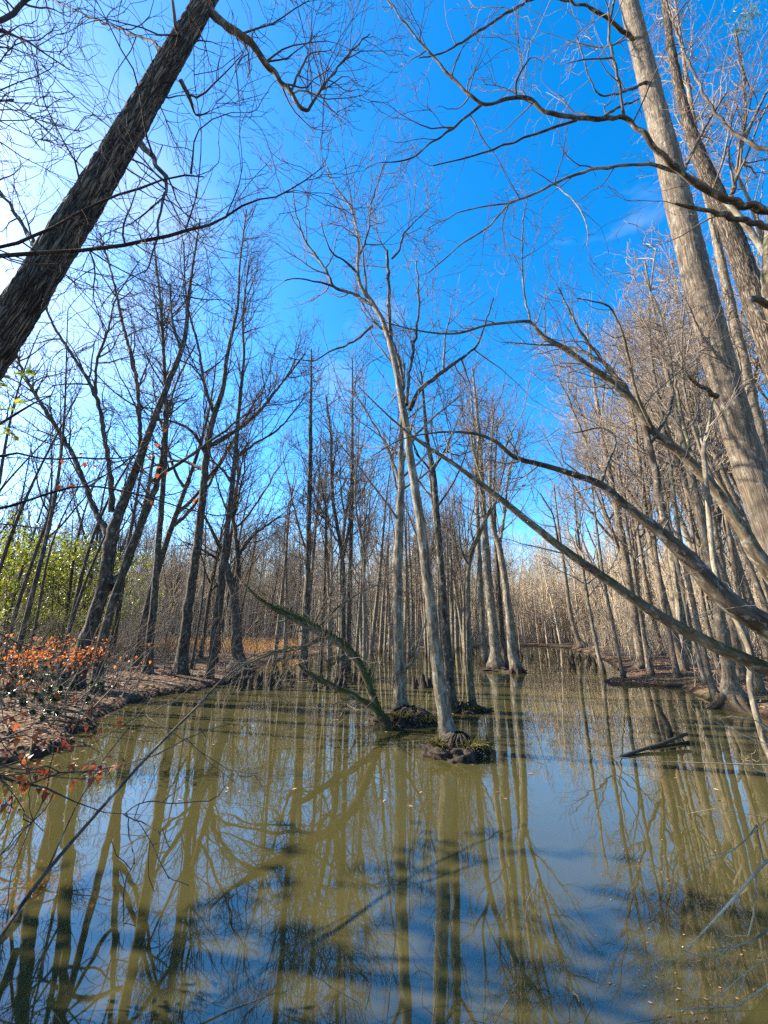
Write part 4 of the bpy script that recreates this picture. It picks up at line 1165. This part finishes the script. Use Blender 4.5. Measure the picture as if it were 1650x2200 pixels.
# the wood beyond, one mass: patches of bare stems spread by geometry nodes
def spread(name, label, cat, patches, pts, smin, smax, mat):
    col = bpy.data.collections.new(name + '_patches')
    for i, mb in enumerate(patches):
        col.objects.link(bpy.data.objects.new(name + '_patch', mb.mesh(name + '_patch', mat)))
    me = bpy.data.meshes.new(name); me.from_pydata([tuple(p) for p in pts], [], [])
    me.materials.append(mat)
    o = bpy.data.objects.new(name, me); COL.objects.link(o)
    ng = bpy.data.node_groups.new(name + '_nodes', 'GeometryNodeTree')
    ng.interface.new_socket('Geometry', in_out='INPUT', socket_type='NodeSocketGeometry')
    ng.interface.new_socket('Geometry', in_out='OUTPUT', socket_type='NodeSocketGeometry')
    gi = ng.nodes.new('NodeGroupInput'); go = ng.nodes.new('NodeGroupOutput')
    ci = ng.nodes.new('GeometryNodeCollectionInfo'); ci.inputs['Collection'].default_value = col
    ci.inputs['Separate Children'].default_value = True; ci.inputs['Reset Children'].default_value = True
    ip = ng.nodes.new('GeometryNodeInstanceOnPoints'); ip.inputs['Pick Instance'].default_value = True
    rr = ng.nodes.new('FunctionNodeRandomValue'); rr.data_type = 'FLOAT_VECTOR'
    rr.inputs[0].default_value = (0, 0, 0); rr.inputs[1].default_value = (0, 0, 6.283)
    rs = ng.nodes.new('FunctionNodeRandomValue'); rs.data_type = 'FLOAT'
    rs.inputs[2].default_value = smin; rs.inputs[3].default_value = smax; rs.inputs['Seed'].default_value = 4
    L = ng.links.new
    L(gi.outputs[0], ip.inputs['Points']); L(ci.outputs[0], ip.inputs['Instance'])
    L(rr.outputs[0], ip.inputs['Rotation']); L(rs.outputs[1], ip.inputs['Scale'])
    L(ip.outputs[0], go.inputs[0])
    md = o.modifiers.new('spread', 'NODES'); md.node_group = ng
    return tag(o, label, cat, kind='stuff')

def stem_patch(seed, N, rad, hr, rr, n1, l1, n2, l2, rmin):
    rng = np.random.default_rng(seed)
    u = np.linspace(0, 1, 7)
    B = np.concatenate([rng.normal(size=(N, 2)) * rad, np.full((N, 1), -.5)], 1)
    h = rng.uniform(*hr, N)
    P = B[:, None, :] + u[None, :, None] * np.stack([rng.normal(size=N) * .09 * h, rng.normal(size=N) * .09 * h, h], 1)[:, None, :] + rng.normal(size=(N, 7, 3)) * np.array([.08, .08, 0])
    R = np.maximum(rng.uniform(*rr, N)[:, None] * (1 - .85 * u), rmin)
    mb = MB(); mb.tubes(P, R, 5)
    P1, R1 = spawn(P, R, rng, n1, .15, l1, (46, 12), 4, .16, .08, .5, .05, rmin)
    mb.tubes(P1, R1, 3)
    P2, R2 = spawn(P1, R1, rng, n2, .15, l2, (45, 14), 3, .2, .05, .6, .02, rmin * .8)
    mb.tubes(P2, R2, 3)
    return mb
rng = np.random.default_rng(401)
N = 1150
Y = 50 + 120 * rng.random(N) ** 1.2
X = rng.uniform(-1.3, 1.3, N) * Y
k = shore_sd(np.stack([X, Y], 1)) > 3
X, Y = X[k], Y[k]
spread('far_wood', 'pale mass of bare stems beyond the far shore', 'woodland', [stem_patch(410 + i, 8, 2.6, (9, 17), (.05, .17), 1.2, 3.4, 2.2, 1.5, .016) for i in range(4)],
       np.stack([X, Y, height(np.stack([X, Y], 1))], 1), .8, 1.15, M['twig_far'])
N = 760
Y = 22 + 90 * rng.random(N)
X = rng.uniform(-1.1, 1.15, N) * Y
k = shore_sd(np.stack([X, Y], 1)) > 1.2
k &= ~((X < -.2 * Y) & (X > -.62 * Y) & (Y < 58) & (Y > 26))
X, Y = X[k], Y[k]
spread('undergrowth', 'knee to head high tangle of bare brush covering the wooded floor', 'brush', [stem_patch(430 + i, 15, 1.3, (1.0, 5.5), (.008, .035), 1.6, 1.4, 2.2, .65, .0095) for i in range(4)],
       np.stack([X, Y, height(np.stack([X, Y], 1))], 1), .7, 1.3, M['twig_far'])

# bare brush under the trees
def brush(n, xr, yr, ok, hr, rng, rmin):
    B = []
    while len(B) < n:
        Y = rng.uniform(*yr); x = rng.uniform(*xr); X = (x - CX) / F * CP * Y
        B.append((X, Y))
    B = np.array(B)
    B = B[ok(shore_sd(B))]
    n = len(B)
    h = rng.uniform(*hr, n)
    P = np.empty((n, 6, 3)); P[:, 0] = np.concatenate([B, height(B)[:, None] - .1], 1)
    d = norm(np.stack([rng.normal(size=n) * .35, rng.normal(size=n) * .35, np.ones(n)], 1))
    for k in range(1, 6):
        P[:, k] = P[:, k - 1] + d * (h / 5)[:, None]
        d = norm(d + rng.normal(size=(n, 3)) * .12)
    R = rng.uniform(.008, .025, n)[:, None] * np.linspace(1, .3, 6)
    R = np.maximum(R, rmin)
    mb = MB(); mb.tubes(P, R, 4)
    P1, R1 = spawn(P, R, rng, 1.5, .15, 1.3, (50, 14), 4, .2, .05, .6, .012, rmin)
    mb.tubes(P1, R1, 3)
    P2, R2 = spawn(P1, R1, rng, 2.0, .15, .6, (48, 14), 3, .2, .05, .6, .01, rmin * .8)
    mb.tubes(P2, R2, 3)
    return mb
rng = np.random.default_rng(501)
tag(brush(420, (150, 1800), (47, 74), lambda d: d > .2, (1.2, 4.5), rng, .010).build('undergrowth', M['twig']), 'tangle of bare brush along the far shore', 'brush', kind='stuff')
tag(brush(330, (-100, 620), (15, 40), lambda d: d > .2, (.8, 3.2), rng, .006).build('undergrowth', M['twig_dark']), 'tangle of bare brush behind the leafy bank', 'brush', kind='stuff')
tag(brush(240, (1330, 1800), (13, 40), lambda d: d > .2, (.8, 3.2), rng, .005).build('undergrowth', M['twig_pale']), 'tangle of pale brush in the sunlit grove', 'brush', kind='stuff')
tag(brush(150, (560, 900), (22, 46), lambda d: d < -.2, (1.0, 4.0), rng, .007).build('undergrowth', M['twig']), 'bare brush standing in the water among the cypress knees', 'brush', kind='stuff')

tag(brush(150, (-60, 330), (8.5, 15.5), lambda d: d > .1, (.5, 2.4), rng, .0028).build('undergrowth', M['twig']), 'fine bare stems sprouting around the massive forked tree', 'brush', kind='stuff')
# dry marsh grass in the clearing
rng = np.random.default_rng(601)
n = 9000
Y = rng.uniform(30, 62, n); x = rng.uniform(250, 640, n); X = (x - CX) / F * CP * Y
B = np.stack([X, Y], 1); k = shore_sd(B) > .4; B = B[k]; n = len(B)
P = np.empty((n, 3, 3)); P[:, 0] = np.concatenate([B, height(B)[:, None]], 1)
d = norm(np.stack([rng.normal(size=n) * .3, rng.normal(size=n) * .3, np.ones(n)], 1)); h = rng.uniform(.35, 1.0, n)
P[:, 1] = P[:, 0] + d * h[:, None] * .6; P[:, 2] = P[:, 1] + norm(d + rng.normal(size=(n, 3)) * .35) * h[:, None] * .4
mb = MB(); mb.tubes(P, np.array([.014, .012, .003]) * np.ones((n, 1)), 3)
mb.a = [np.repeat(rng.random((n, 3)) * 50, 9, 0).astype(np.float32)]
tag(mb.build('marsh_grass', M['grass']), 'golden dry grass of the clearing behind the bank', 'grass', kind='stuff')

# leaf litter
rng = np.random.default_rng(701)
n = 30000
Y = 4 + 24 * rng.random(n) ** 1.2
side = rng.random(n) < .6
x = np.where(side, rng.uniform(-350, 560, n), rng.uniform(1280, 2000, n))
X = (x - CX) / F * CP * Y
B = np.stack([X, Y], 1); k = shore_sd(B) > .08; B = B[k]; n = len(B)
C = np.concatenate([B, height(B)[:, None] + .012], 1)
mb = MB(); mb.leaves(C, np.concatenate([rng.normal(size=(n, 2)), rng.normal(size=(n, 1)) * .35], 1), np.array([0, 0, 1.]) + rng.normal(size=(n, 3)) * .35, rng.uniform(.06, .13, n), rng.uniform(.035, .075, n), .2)
tag(mb.build('leaf_litter', M['litter'], smooth=False), 'brown fallen leaves covering the banks', 'leaf litter', kind='stuff')

# ------------------------------------------------------------------ evergreens on the sunny bank
def evergreen(name, label, X, Y, h, spread, nl, seed, mat, leaf, cat, group=None, stems=5):
    rng = np.random.default_rng(seed)
    z = gz(X, Y)
    e = empty(name, (X, Y, z)); tag(e, label, cat, group)
    n = stems
    P = np.empty((n, 8, 3)); P[:, 0] = np.concatenate([rng.normal(size=(n, 2)) * .06, np.full((n, 1), -.1)], 1)
    a = np.arange(n) * 6.283 / n + rng.random(n)
    d = norm(np.stack([np.cos(a) * spread * .35, np.sin(a) * spread * .35, np.full(n, h)], 1))
    for k in range(1, 8):
        P[:, k] = P[:, k - 1] + d * h / 7 * rng.uniform(.75, 1.05, (n, 1)); d = norm(d + rng.normal(size=(n, 3)) * .12)
    R = np.linspace(.035, .008, 8) * np.ones((n, 1)) * min(1, h / 3)
    mb = MB(); mb.tubes(P, R, 5)
    P1, R1 = spawn(P, R, rng, 2.6, .18, spread * .8, (58, 12), 5, .15, .02, .6, .012, .004, taper=.4)
    mb.tubes(P1, R1, 3)
    P2, R2 = spawn(P1, R1, rng, 3.2, .2, spread * .35, (50, 14), 4, .2, .02, .6, .006, .003)
    mb.tubes(P2, R2, 3)
    mb.build('branches', M['twig_dark'], e)
    m = len(P2)
    i = rng.integers(0, m, nl); t = rng.random(nl) * 3; j = np.minimum(t.astype(int), 2); f = (t - j)[:, None]
    C = P2[i, j] * (1 - f) + P2[i, j + 1] * f
    D = norm(norm(P2[i, j + 1] - P2[i, j]) + rng.normal(size=(nl, 3)) * .7)
    mb = MB(); mb.leaves(C, D, np.array([0, 0, 1.]) + rng.normal(size=(nl, 3)) * .5, leaf * rng.uniform(.7, 1.25, nl), leaf * .45 * rng.uniform(.8, 1.2, nl), .12)
    mb.build('foliage', M[mat], e, smooth=False)
    return e
hl = [(12, 22, 1.0, 'tall glossy evergreen at the end of the row behind the beech leaves'), (70, 25, 1.1, 'broad evergreen with yellow green leaves behind the beech leaves'),
      (128, 23, 1.0, 'sunlit holly whose leaves glow yellow green beside the forked tree'), (195, 26, 1.08, 'leafy evergreen seen just past the forked trunk'),
      (-50, 19, 1.0, 'dark evergreen overhanging the shore above the beech leaves'), (250, 33, .9, 'green holly behind the twin stem'), (300, 40, .9, 'green holly far back between slender trunks'),
      (45, 18.5, .42, 'low bushy holly below the broad evergreen'), (140, 19.5, .4, 'round low holly at the foot of the sunlit one'), (100, 30, 1.2, 'tall thin evergreen behind the glowing holly'),
      (215, 21, .35, 'knee high holly by the twin stem')]
hp = []
for i, (x, Y, sc_, lab) in enumerate(hl):
    X = (x - CX) / F * CP * Y
    if i < 3:
        o = evergreen('holly_shrub', lab, X, Y, 6.6, 2.6, 3300, 801 + i, 'holly', .17, 'shrub', 'evergreens behind the leafy bank', 7); hp.append(o)
    else:
        o = copy_tree(hp[i % 3]); o.location = (X, Y, gz(X, Y)); o.rotation_euler = (0, 0, i * 1.9); o['label'] = lab
    o.scale = (sc_,) * 3
for i, (X, Y, sc_) in enumerate([(-8.4, 1.2, 1.1), (-8.6, 3.5, 1.15), (-6.8, -1.2, 1.1), (-9.0, -3.0, 1.2)]):
    o = copy_tree(hp[i % 3]); o.location = (X, Y, gz(X, Y)); o.rotation_euler = (0, 0, i * 2.3 + .4); o.scale = (sc_,) * 3
    o['label'] = 'evergreen holly on the near shore shading the water'; o['group'] = 'hollies shading the near water'
rng = np.random.default_rng(55)
ls = [(8, 1490), (30, 1520), (62, 1478), (95, 1500), (120, 1530), (140, 1468), (165, 1500), (190, 1530), (218, 1500), (20, 1450), (85, 1452), (205, 1470), (110, 1560), (52, 1548), (40, 1500), (75, 1520), (130, 1490), (150, 1540), (15, 1535), (178, 1470), (232, 1515), (0, 1560), (88, 1540), (160, 1560)]
for i, (x, y) in enumerate(ls):
    c = ground(x, y, .25)
    if shore_sd(c[None, :2])[0] < .12: continue
    evergreen('laurel_sprig', 'small dark glossy sprig growing in the litter of the sunny bank', c[0], c[1], rng.uniform(.35, .7), .5, 260, 851 + i, 'laurel', .085, 'plant', 'glossy sprigs on the leafy bank', 3)

# ------------------------------------------------------------------ dead leaves still hanging on twigs
LEAF = []
for j in range(4):
    mb = MB(); mb.leaves(np.zeros((1, 3)), np.array([[1., 0, 0]]), np.array([[0, 0, 1.]]), 1.0, .5 + .06 * j, .14 + .05 * j, curl=.12 + .07 * j)
    LEAF.append(mb)
def hang_leaves(e, root, spots, per, size, mat, rng, Y, spread, cap=300):
    """each leaf its own piece, hung by a short stalk from the twigs"""
    ms = [b.mesh('leaf', M[mat], smooth=False) for b in LEAF]
    cnt = 0
    for x, y, k in spots:
        c, t = at(x, y, Y + rng.normal() * .15)
        for _ in range(int(per * k)):
            if cnt >= cap: return
            o = bpy.data.objects.new('leaf', ms[rng.integers(4)]); COL.objects.link(o); o.parent = e
            p = c + rng.normal(size=3) * spread * t / F * np.array([1, 1.2, .7])
            o.location = p - root
            d = Vector((rng.normal() * .7, rng.normal() * .7, -.6 + rng.normal() * .5))
            o.rotation_euler = d.to_track_quat('X', 'Z').to_euler()
            s = size * rng.uniform(.7, 1.2); o.scale = (s, s, s)
            cnt += 1
rng = np.random.default_rng(66)
e, ln, rt = traced('beech_sapling', 'beech sapling with a belt of bright orange dead leaves before the forked tree',
       [(-160, 1600, 10), (-120, 1450, 9), (-80, 1350, 8), (-20, 1352, 7), (25, 1375, 6), (75, 1393, 5), (150, 1402, 4), (220, 1394, 3)],
       [[(-90, 1440, 6), (0, 1428, 5), (60, 1424, 4), (130, 1415, 3), (190, 1412, 2)], [(75, 1393, 4), (130, 1380, 3), (175, 1372, 3), (250, 1390, 2), (330, 1384, 2)], [(-60, 1350, 5), (10, 1440, 4), (30, 1462, 3)]],
       Y=7.0, bark='brown', twig='twig_dark', sty='near', seed=901, tmin=.4, sides=8, flare=.05, k=.5, cat='sapling')
hang_leaves(e, rt, [(20, 1400, 1), (40, 1412, 1), (62, 1402, 1.3), (85, 1408, 1.3), (108, 1400, 1), (60, 1425, .7), (125, 1378, .7), (95, 1374, .6), (145, 1408, 1.3), (165, 1416, 1.2), (180, 1395, 1), (200, 1400, .8), (172, 1425, .8), (245, 1422, .5), (298, 1412, .4), (8, 1440, .5), (30, 1458, .5), (55, 1458, .4), (78, 1470, .5), (330, 1390, .3), (225, 1408, .3), (15, 1370, .3), (215, 1378, .5)], 17, .058, 'beech', rng, 7.0, 11)
n = 420
sp_ = np.array([(20, 1400), (45, 1410), (62, 1402), (85, 1406), (108, 1400), (125, 1380), (145, 1408), (165, 1414), (182, 1396), (205, 1400), (100, 1412), (40, 1425)])
C = np.array([at(x, y, 7.15 + .2 * rng.normal())[0] for x, y in sp_[rng.integers(0, len(sp_), n)] + rng.normal(size=(n, 2)) * np.array([24, 12])])
mb = MB(); mb.leaves(C, rng.normal(size=(n, 3)) + np.array([0, 0, -.7]), rng.normal(size=(n, 3)), rng.uniform(.03, .06, n), rng.uniform(.016, .03, n), .2)
tag(mb.build('small_leaves', M['beech'], e, rt, smooth=False), kind='stuff')
e, ln, rt = traced('beech_sapling', 'low beech spray with curled rust leaves dangling over the dark bank edge',
       [(-260, 2050, 16), (-190, 1800, 14), (-90, 1650, 13), (0, 1672, 11), (60, 1686, 9), (110, 1695, 8), (160, 1722, 5), (215, 1745, 4), (300, 1750, 2)],
       [[(-90, 1650, 9), (-20, 1590, 7), (60, 1580, 5), (130, 1612, 4), (200, 1600, 3), (260, 1565, 2)], [(60, 1686, 6), (130, 1660, 5), (205, 1660, 4), (280, 1640, 3), (340, 1620, 2)],
        [(-60, 1600, 6), (20, 1530, 5), (80, 1520, 4), (150, 1530, 3)], [(0, 1672, 6), (30, 1720, 4), (10, 1780, 3)]],
       Y=3.1, bark='brown', twig='twig_dark', sty='near', seed=902, tmin=.5, sides=8, flare=.05, k=.35, cat='sapling')
hang_leaves(e, rt, [(25, 1690, 1.2), (45, 1670, 1), (10, 1720, 1.2), (5, 1750, .8), (70, 1650, .7), (95, 1640, .7), (60, 1700, .5), (115, 1655, .5), (200, 1655, 1.2), (215, 1648, .7), (85, 1575, .7), (130, 1580, .8), (150, 1590, .6), (140, 1690, .8), (165, 1630, .4), (258, 1640, .3), (225, 1555, .6), (240, 1560, .4), (10, 1560, .8), (5, 1540, .6), (40, 1600, .5), (20, 1620, .5), (150, 1500, .4), (225, 1525, .3), (55, 1740, .2)], 9, .062, 'russet', rng, 3.1, 15)
e, ln, rt = traced('overhanging_tree', 'thin dark tree with russet dead leaves strung along drooping twigs',
       [(-420, 1500, 46), (-330, 1200, 38), (-220, 1080, 26), (-120, 1040, 18)],
       [[(-170, 1060, 15), (-60, 1020, 11), (0, 975, 9), (100, 985, 7, .1), (230, 985, 5, .2), (340, 975, 3, .3)],
        [(-200, 1070, 16), (-80, 1110, 12), (0, 1092, 10), (80, 1068, 8), (180, 1042, 7, .1), (280, 1058, 6, .2), (360, 1080, 5, .2), (450, 1105, 4, .3), (540, 1106, 2, .4)],
        [(-210, 1060, 16), (-90, 960, 12), (0, 910, 9), (60, 875, 7, .1), (110, 850, 4, .2)],
        [(180, 1042, 5, .1), (260, 1000, 4, .2), (330, 940, 3, .3)]],
       Y=4.4, bark='dark', twig='twig_dark', sty='near', seed=903, tmin=.8, sides=10, flare=.1, k=.6)
hang_leaves(e, rt, [(140, 1035, 1.2), (165, 1040, .8), (200, 985, .8), (250, 990, .6), (180, 995, .6), (330, 940, .7), (355, 1010, .5), (275, 950, .4), (290, 1060, .4), (325, 1075, .4), (430, 1095, .5), (420, 1040, .3), (120, 1010, .4), (95, 1000, .3), (315, 970, .5), (230, 1000, .4), (445, 1065, .4)], 6, .07, 'russet', rng, 4.5, 13)

# ------------------------------------------------------------------ bare twigs close to the lens
traced('leaning_sapling', 'long dead sapling slanting over the water towards the moss covered tree',
       [(-190, 2330, 17, -1.3), (-80, 2140, 15, -1.1), (0, 2012, 14, -.9), (100, 1872, 12, -.5), (230, 1722, 10, 0), (330, 1612, 9, .4), (430, 1512, 7, 1.0), (480, 1458, 6, 1.4), (560, 1408, 4, 1.9), (650, 1388, 2, 2.3)],
       [[(100, 1872, 6, -.5), (135, 1790, 5, -.3), (180, 1700, 4, 0), (230, 1620, 3, .3), (330, 1495, 2, .8)],
        [(430, 1512, 4, 1.0), (480, 1475, 3, 1.2), (560, 1440, 2, 1.5)], [(450, 1490, 4, 1.1), (520, 1420, 3, 1.5), (600, 1395, 2, 1.8)]],
       Y=3.3, bark='brown', twig='twig', sty='tiny', seed=911, tmin=.6, sides=8, flare=0, k=.5, foot=False, cat='sapling')
traced('lichened_shrub', 'pale lichen crusted shrub dipping crooked twigs towards the water',
       [(1900, 1780, 22, .1), (1790, 1780, 18, 0), (1710, 1800, 16), (1648, 1845, 14), (1600, 1908, 12), (1555, 1952, 11), (1515, 1998, 9), (1478, 2036, 5)],
       [[(1800, 1900, 14), (1720, 1945, 12), (1650, 1985, 10), (1600, 2025, 9), (1555, 2052, 8), (1515, 2050, 4)],
        [(1800, 2060, 11), (1700, 2085, 9), (1640, 2115, 8), (1590, 2155, 7), (1530, 2188, 6), (1462, 2164, 3)],
        [(1640, 1850, 7), (1625, 1760, 6), (1600, 1810, 3)], [(1720, 1700, 7), (1650, 1760, 5), (1560, 1840, 4), (1480, 1872, 2)],
        [(1625, 1880, 7), (1628, 1950, 6), (1600, 2010, 5)], [(1700, 2000, 6), (1600, 2100, 4), (1545, 2130, 2)]],
       Y=2.0, bark='lichened', twig='lichened', sty='tiny', seed=912, tmin=.5, sides=9, flare=0, k=.8, foot=False, cat='shrub')
traced('arching_shrub', 'straw coloured shrub throwing long thin arching stems across the water',
       [(1900, 1620, 9), (1780, 1650, 7), (1650, 1644, 5), (1540, 1640, 4), (1400, 1635, 3), (1265, 1618, 2)],
       [[(1780, 1690, 6), (1650, 1560, 4), (1570, 1540, 3)], [(1800, 1700, 6), (1640, 1660, 4), (1560, 1620, 3), (1500, 1580, 2)], [(1780, 1600, 5), (1640, 1600, 3), (1500, 1530, 2)],
        [(1800, 1720, 5), (1640, 1760, 3), (1560, 1735, 2), (1480, 1750, 2)]],
       Y=4.0, bark='lichened', twig='lichened', sty='tiny', seed=913, tmin=.5, sides=6, flare=0, k=.2, foot=False, cat='shrub')
seedlings = [([(820, 2330, 4), (835, 2150, 3), (853, 1985, 2)], [], 'single upright straw twig rising out of the bottom shallows'),
             ([(800, 2330, 5), (790, 2190, 4), (762, 2148, 3), (705, 2118, 2)], [[(785, 2170, 3), (795, 2130, 2), (800, 2090, 1.5)]], 'pale crooked twig bending sideways low over the water'),
             ([(930, 2330, 5), (925, 2200, 4), (940, 2130, 3), (950, 2060, 2)], [[(930, 2180, 3), (900, 2140, 2)]], 'forked straw twig standing beside the single upright one'),
             ([(1020, 2330, 6), (1060, 2200, 5), (1110, 2120, 4), (1130, 2050, 3), (1120, 1990, 2)], [[(1060, 2200, 4), (1010, 2190, 3), (990, 2210, 2)], [(1130, 2330, 5), (1115, 2200, 4), (1095, 2100, 3), (1090, 2040, 2)]], 'reddish many stemmed seedling at the near water edge'),
             ([(1220, 2330, 4), (1225, 2230, 3), (1222, 2150, 2), (1218, 2110, 2)], [], 'thin twig carrying one withered leaf at the near edge'),
             ([(1240, 2330, 4), (1255, 2200, 3), (1282, 2145, 2)], [], 'short pale twig curving up from the near edge')]
for i, (tr, lm, lab) in enumerate(seedlings):
    e, ln, rt = traced('bare_seedling', lab, tr, lm, Y=1.95, bark='pale', twig='twig_pale', sty='tiny', seed=921 + i, tmin=.6, sides=6, flare=0, k=.18, foot=False, cat='seedling')
    if i == 4:
        hang_leaves(e, rt, [(1225, 2135, 1)], 2, .045, 'litter', rng, 1.95, 3)

# green sprig high on the dark overhanging tree
t = find('sending crooked limbs')
c, tt = at(1610, 35, 4.4)
n = 130
C = c + rng.normal(size=(n, 3)) * np.array([.16, .15, .10])
mb = MB(); mb.leaves(C, rng.normal(size=(n, 3)) + np.array([-.5, 0, -.4]), rng.normal(size=(n, 3)), .12 * rng.uniform(.6, 1.2, n), .014, .1)
mb.build('foliage', M['holly'], t, t.location, smooth=False)

# leaves afloat along the edges
rng = np.random.default_rng(955)
n = 5200
x = rng.uniform(-60, 1750, n); y = 1400 + 330 * rng.random(n) ** 1.6
C = np.array([ground(a, b, .004) for a, b in zip(x, y)])
d = shore_sd(C[:, :2])
k = (d < 0) & (rng.random(n) < np.exp(d / .55) * .9 + .015)
for c, a, b, hh in mounds:
    k |= (d < 0) & (np.hypot((C[:, 0] - c[0]) / a, (C[:, 1] - c[1]) / b) < 1.0 + .7 * rng.random(n) ** 2) & (np.hypot((C[:, 0] - c[0]) / a, (C[:, 1] - c[1]) / b) > .8)
C = C[k]; n = len(C)
mb = MB(); mb.leaves(C, np.concatenate([rng.normal(size=(n, 2)), np.zeros((n, 1))], 1), np.tile([0, 0, 1.], (n, 1)), rng.uniform(.04, .10, n), rng.uniform(.02, .05, n), .06, curl=.03)
tag(mb.build('floating_leaves', M['litter'], smooth=False), 'brown leaves afloat along the banks and around the hummocks', 'floating leaves', kind='stuff')
# flecks of leaf floating by the near shore
rng = np.random.default_rng(933)
n = 90
x = np.clip(rng.normal(1480, 110, n), 1150, 1900); y = rng.uniform(1780, 2200, n)
C = np.array([ground(a, b, .004) for a, b in zip(x, y)])
mb = MB(); mb.leaves(C, np.concatenate([rng.normal(size=(n, 2)), np.zeros((n, 1))], 1), np.tile([0, 0, 1.], (n, 1)), rng.uniform(.01, .03, n), rng.uniform(.006, .014, n), .05, curl=.02)
tag(mb.build('floating_flecks', M['litter'], smooth=False), 'pale flecks of leaf floating on the near water', 'flecks', kind='stuff')

# moss standing off the moss covered tree
t = find('thick with green moss')
rng = np.random.default_rng(941)
for ch in list(t.children):
    if ch.name.startswith(('trunk', 'limb')):
        me = ch.data
        nv = len(me.vertices)
        co = np.empty(nv * 3, np.float32); me.vertices.foreach_get('co', co); co = co.reshape(-1, 3)
        no = np.empty(nv * 3, np.float32); me.vertex_normals.foreach_get('vector', no); no = no.reshape(-1, 3)
        rr = np.linalg.norm(np.array([v for v in ()]) if False else np.zeros(3))
        at_ = np.empty(nv * 3, np.float32); me.attributes['bark'].data.foreach_get('vector', at_); at_ = at_.reshape(-1, 3)
        r = np.hypot(at_[:, 0], at_[:, 1])
        w = np.clip(no[:, 2] + .35 + (fnoise(co * 3.0) - .5) * 1.6, 0, 1) * (r > .035)
        n = int(min(3200, w.sum() * 3))
        if n < 500: continue
        i = rng.choice(nv, n, p=w / w.sum())
        C = co[i] + rng.normal(size=(n, 3)) * .012
        D = no[i] * .8 + rng.normal(size=(n, 3)) * .7 + np.array([0, 0, -.35])
        mb = MB(); mb.leaves(C, D, rng.normal(size=(n, 3)), rng.uniform(.02, .07, n), rng.uniform(.008, .018, n), .1)
        mo = mb.build('moss', M['mosstuft'], ch, smooth=False)
        mo['kind'] = 'stuff'
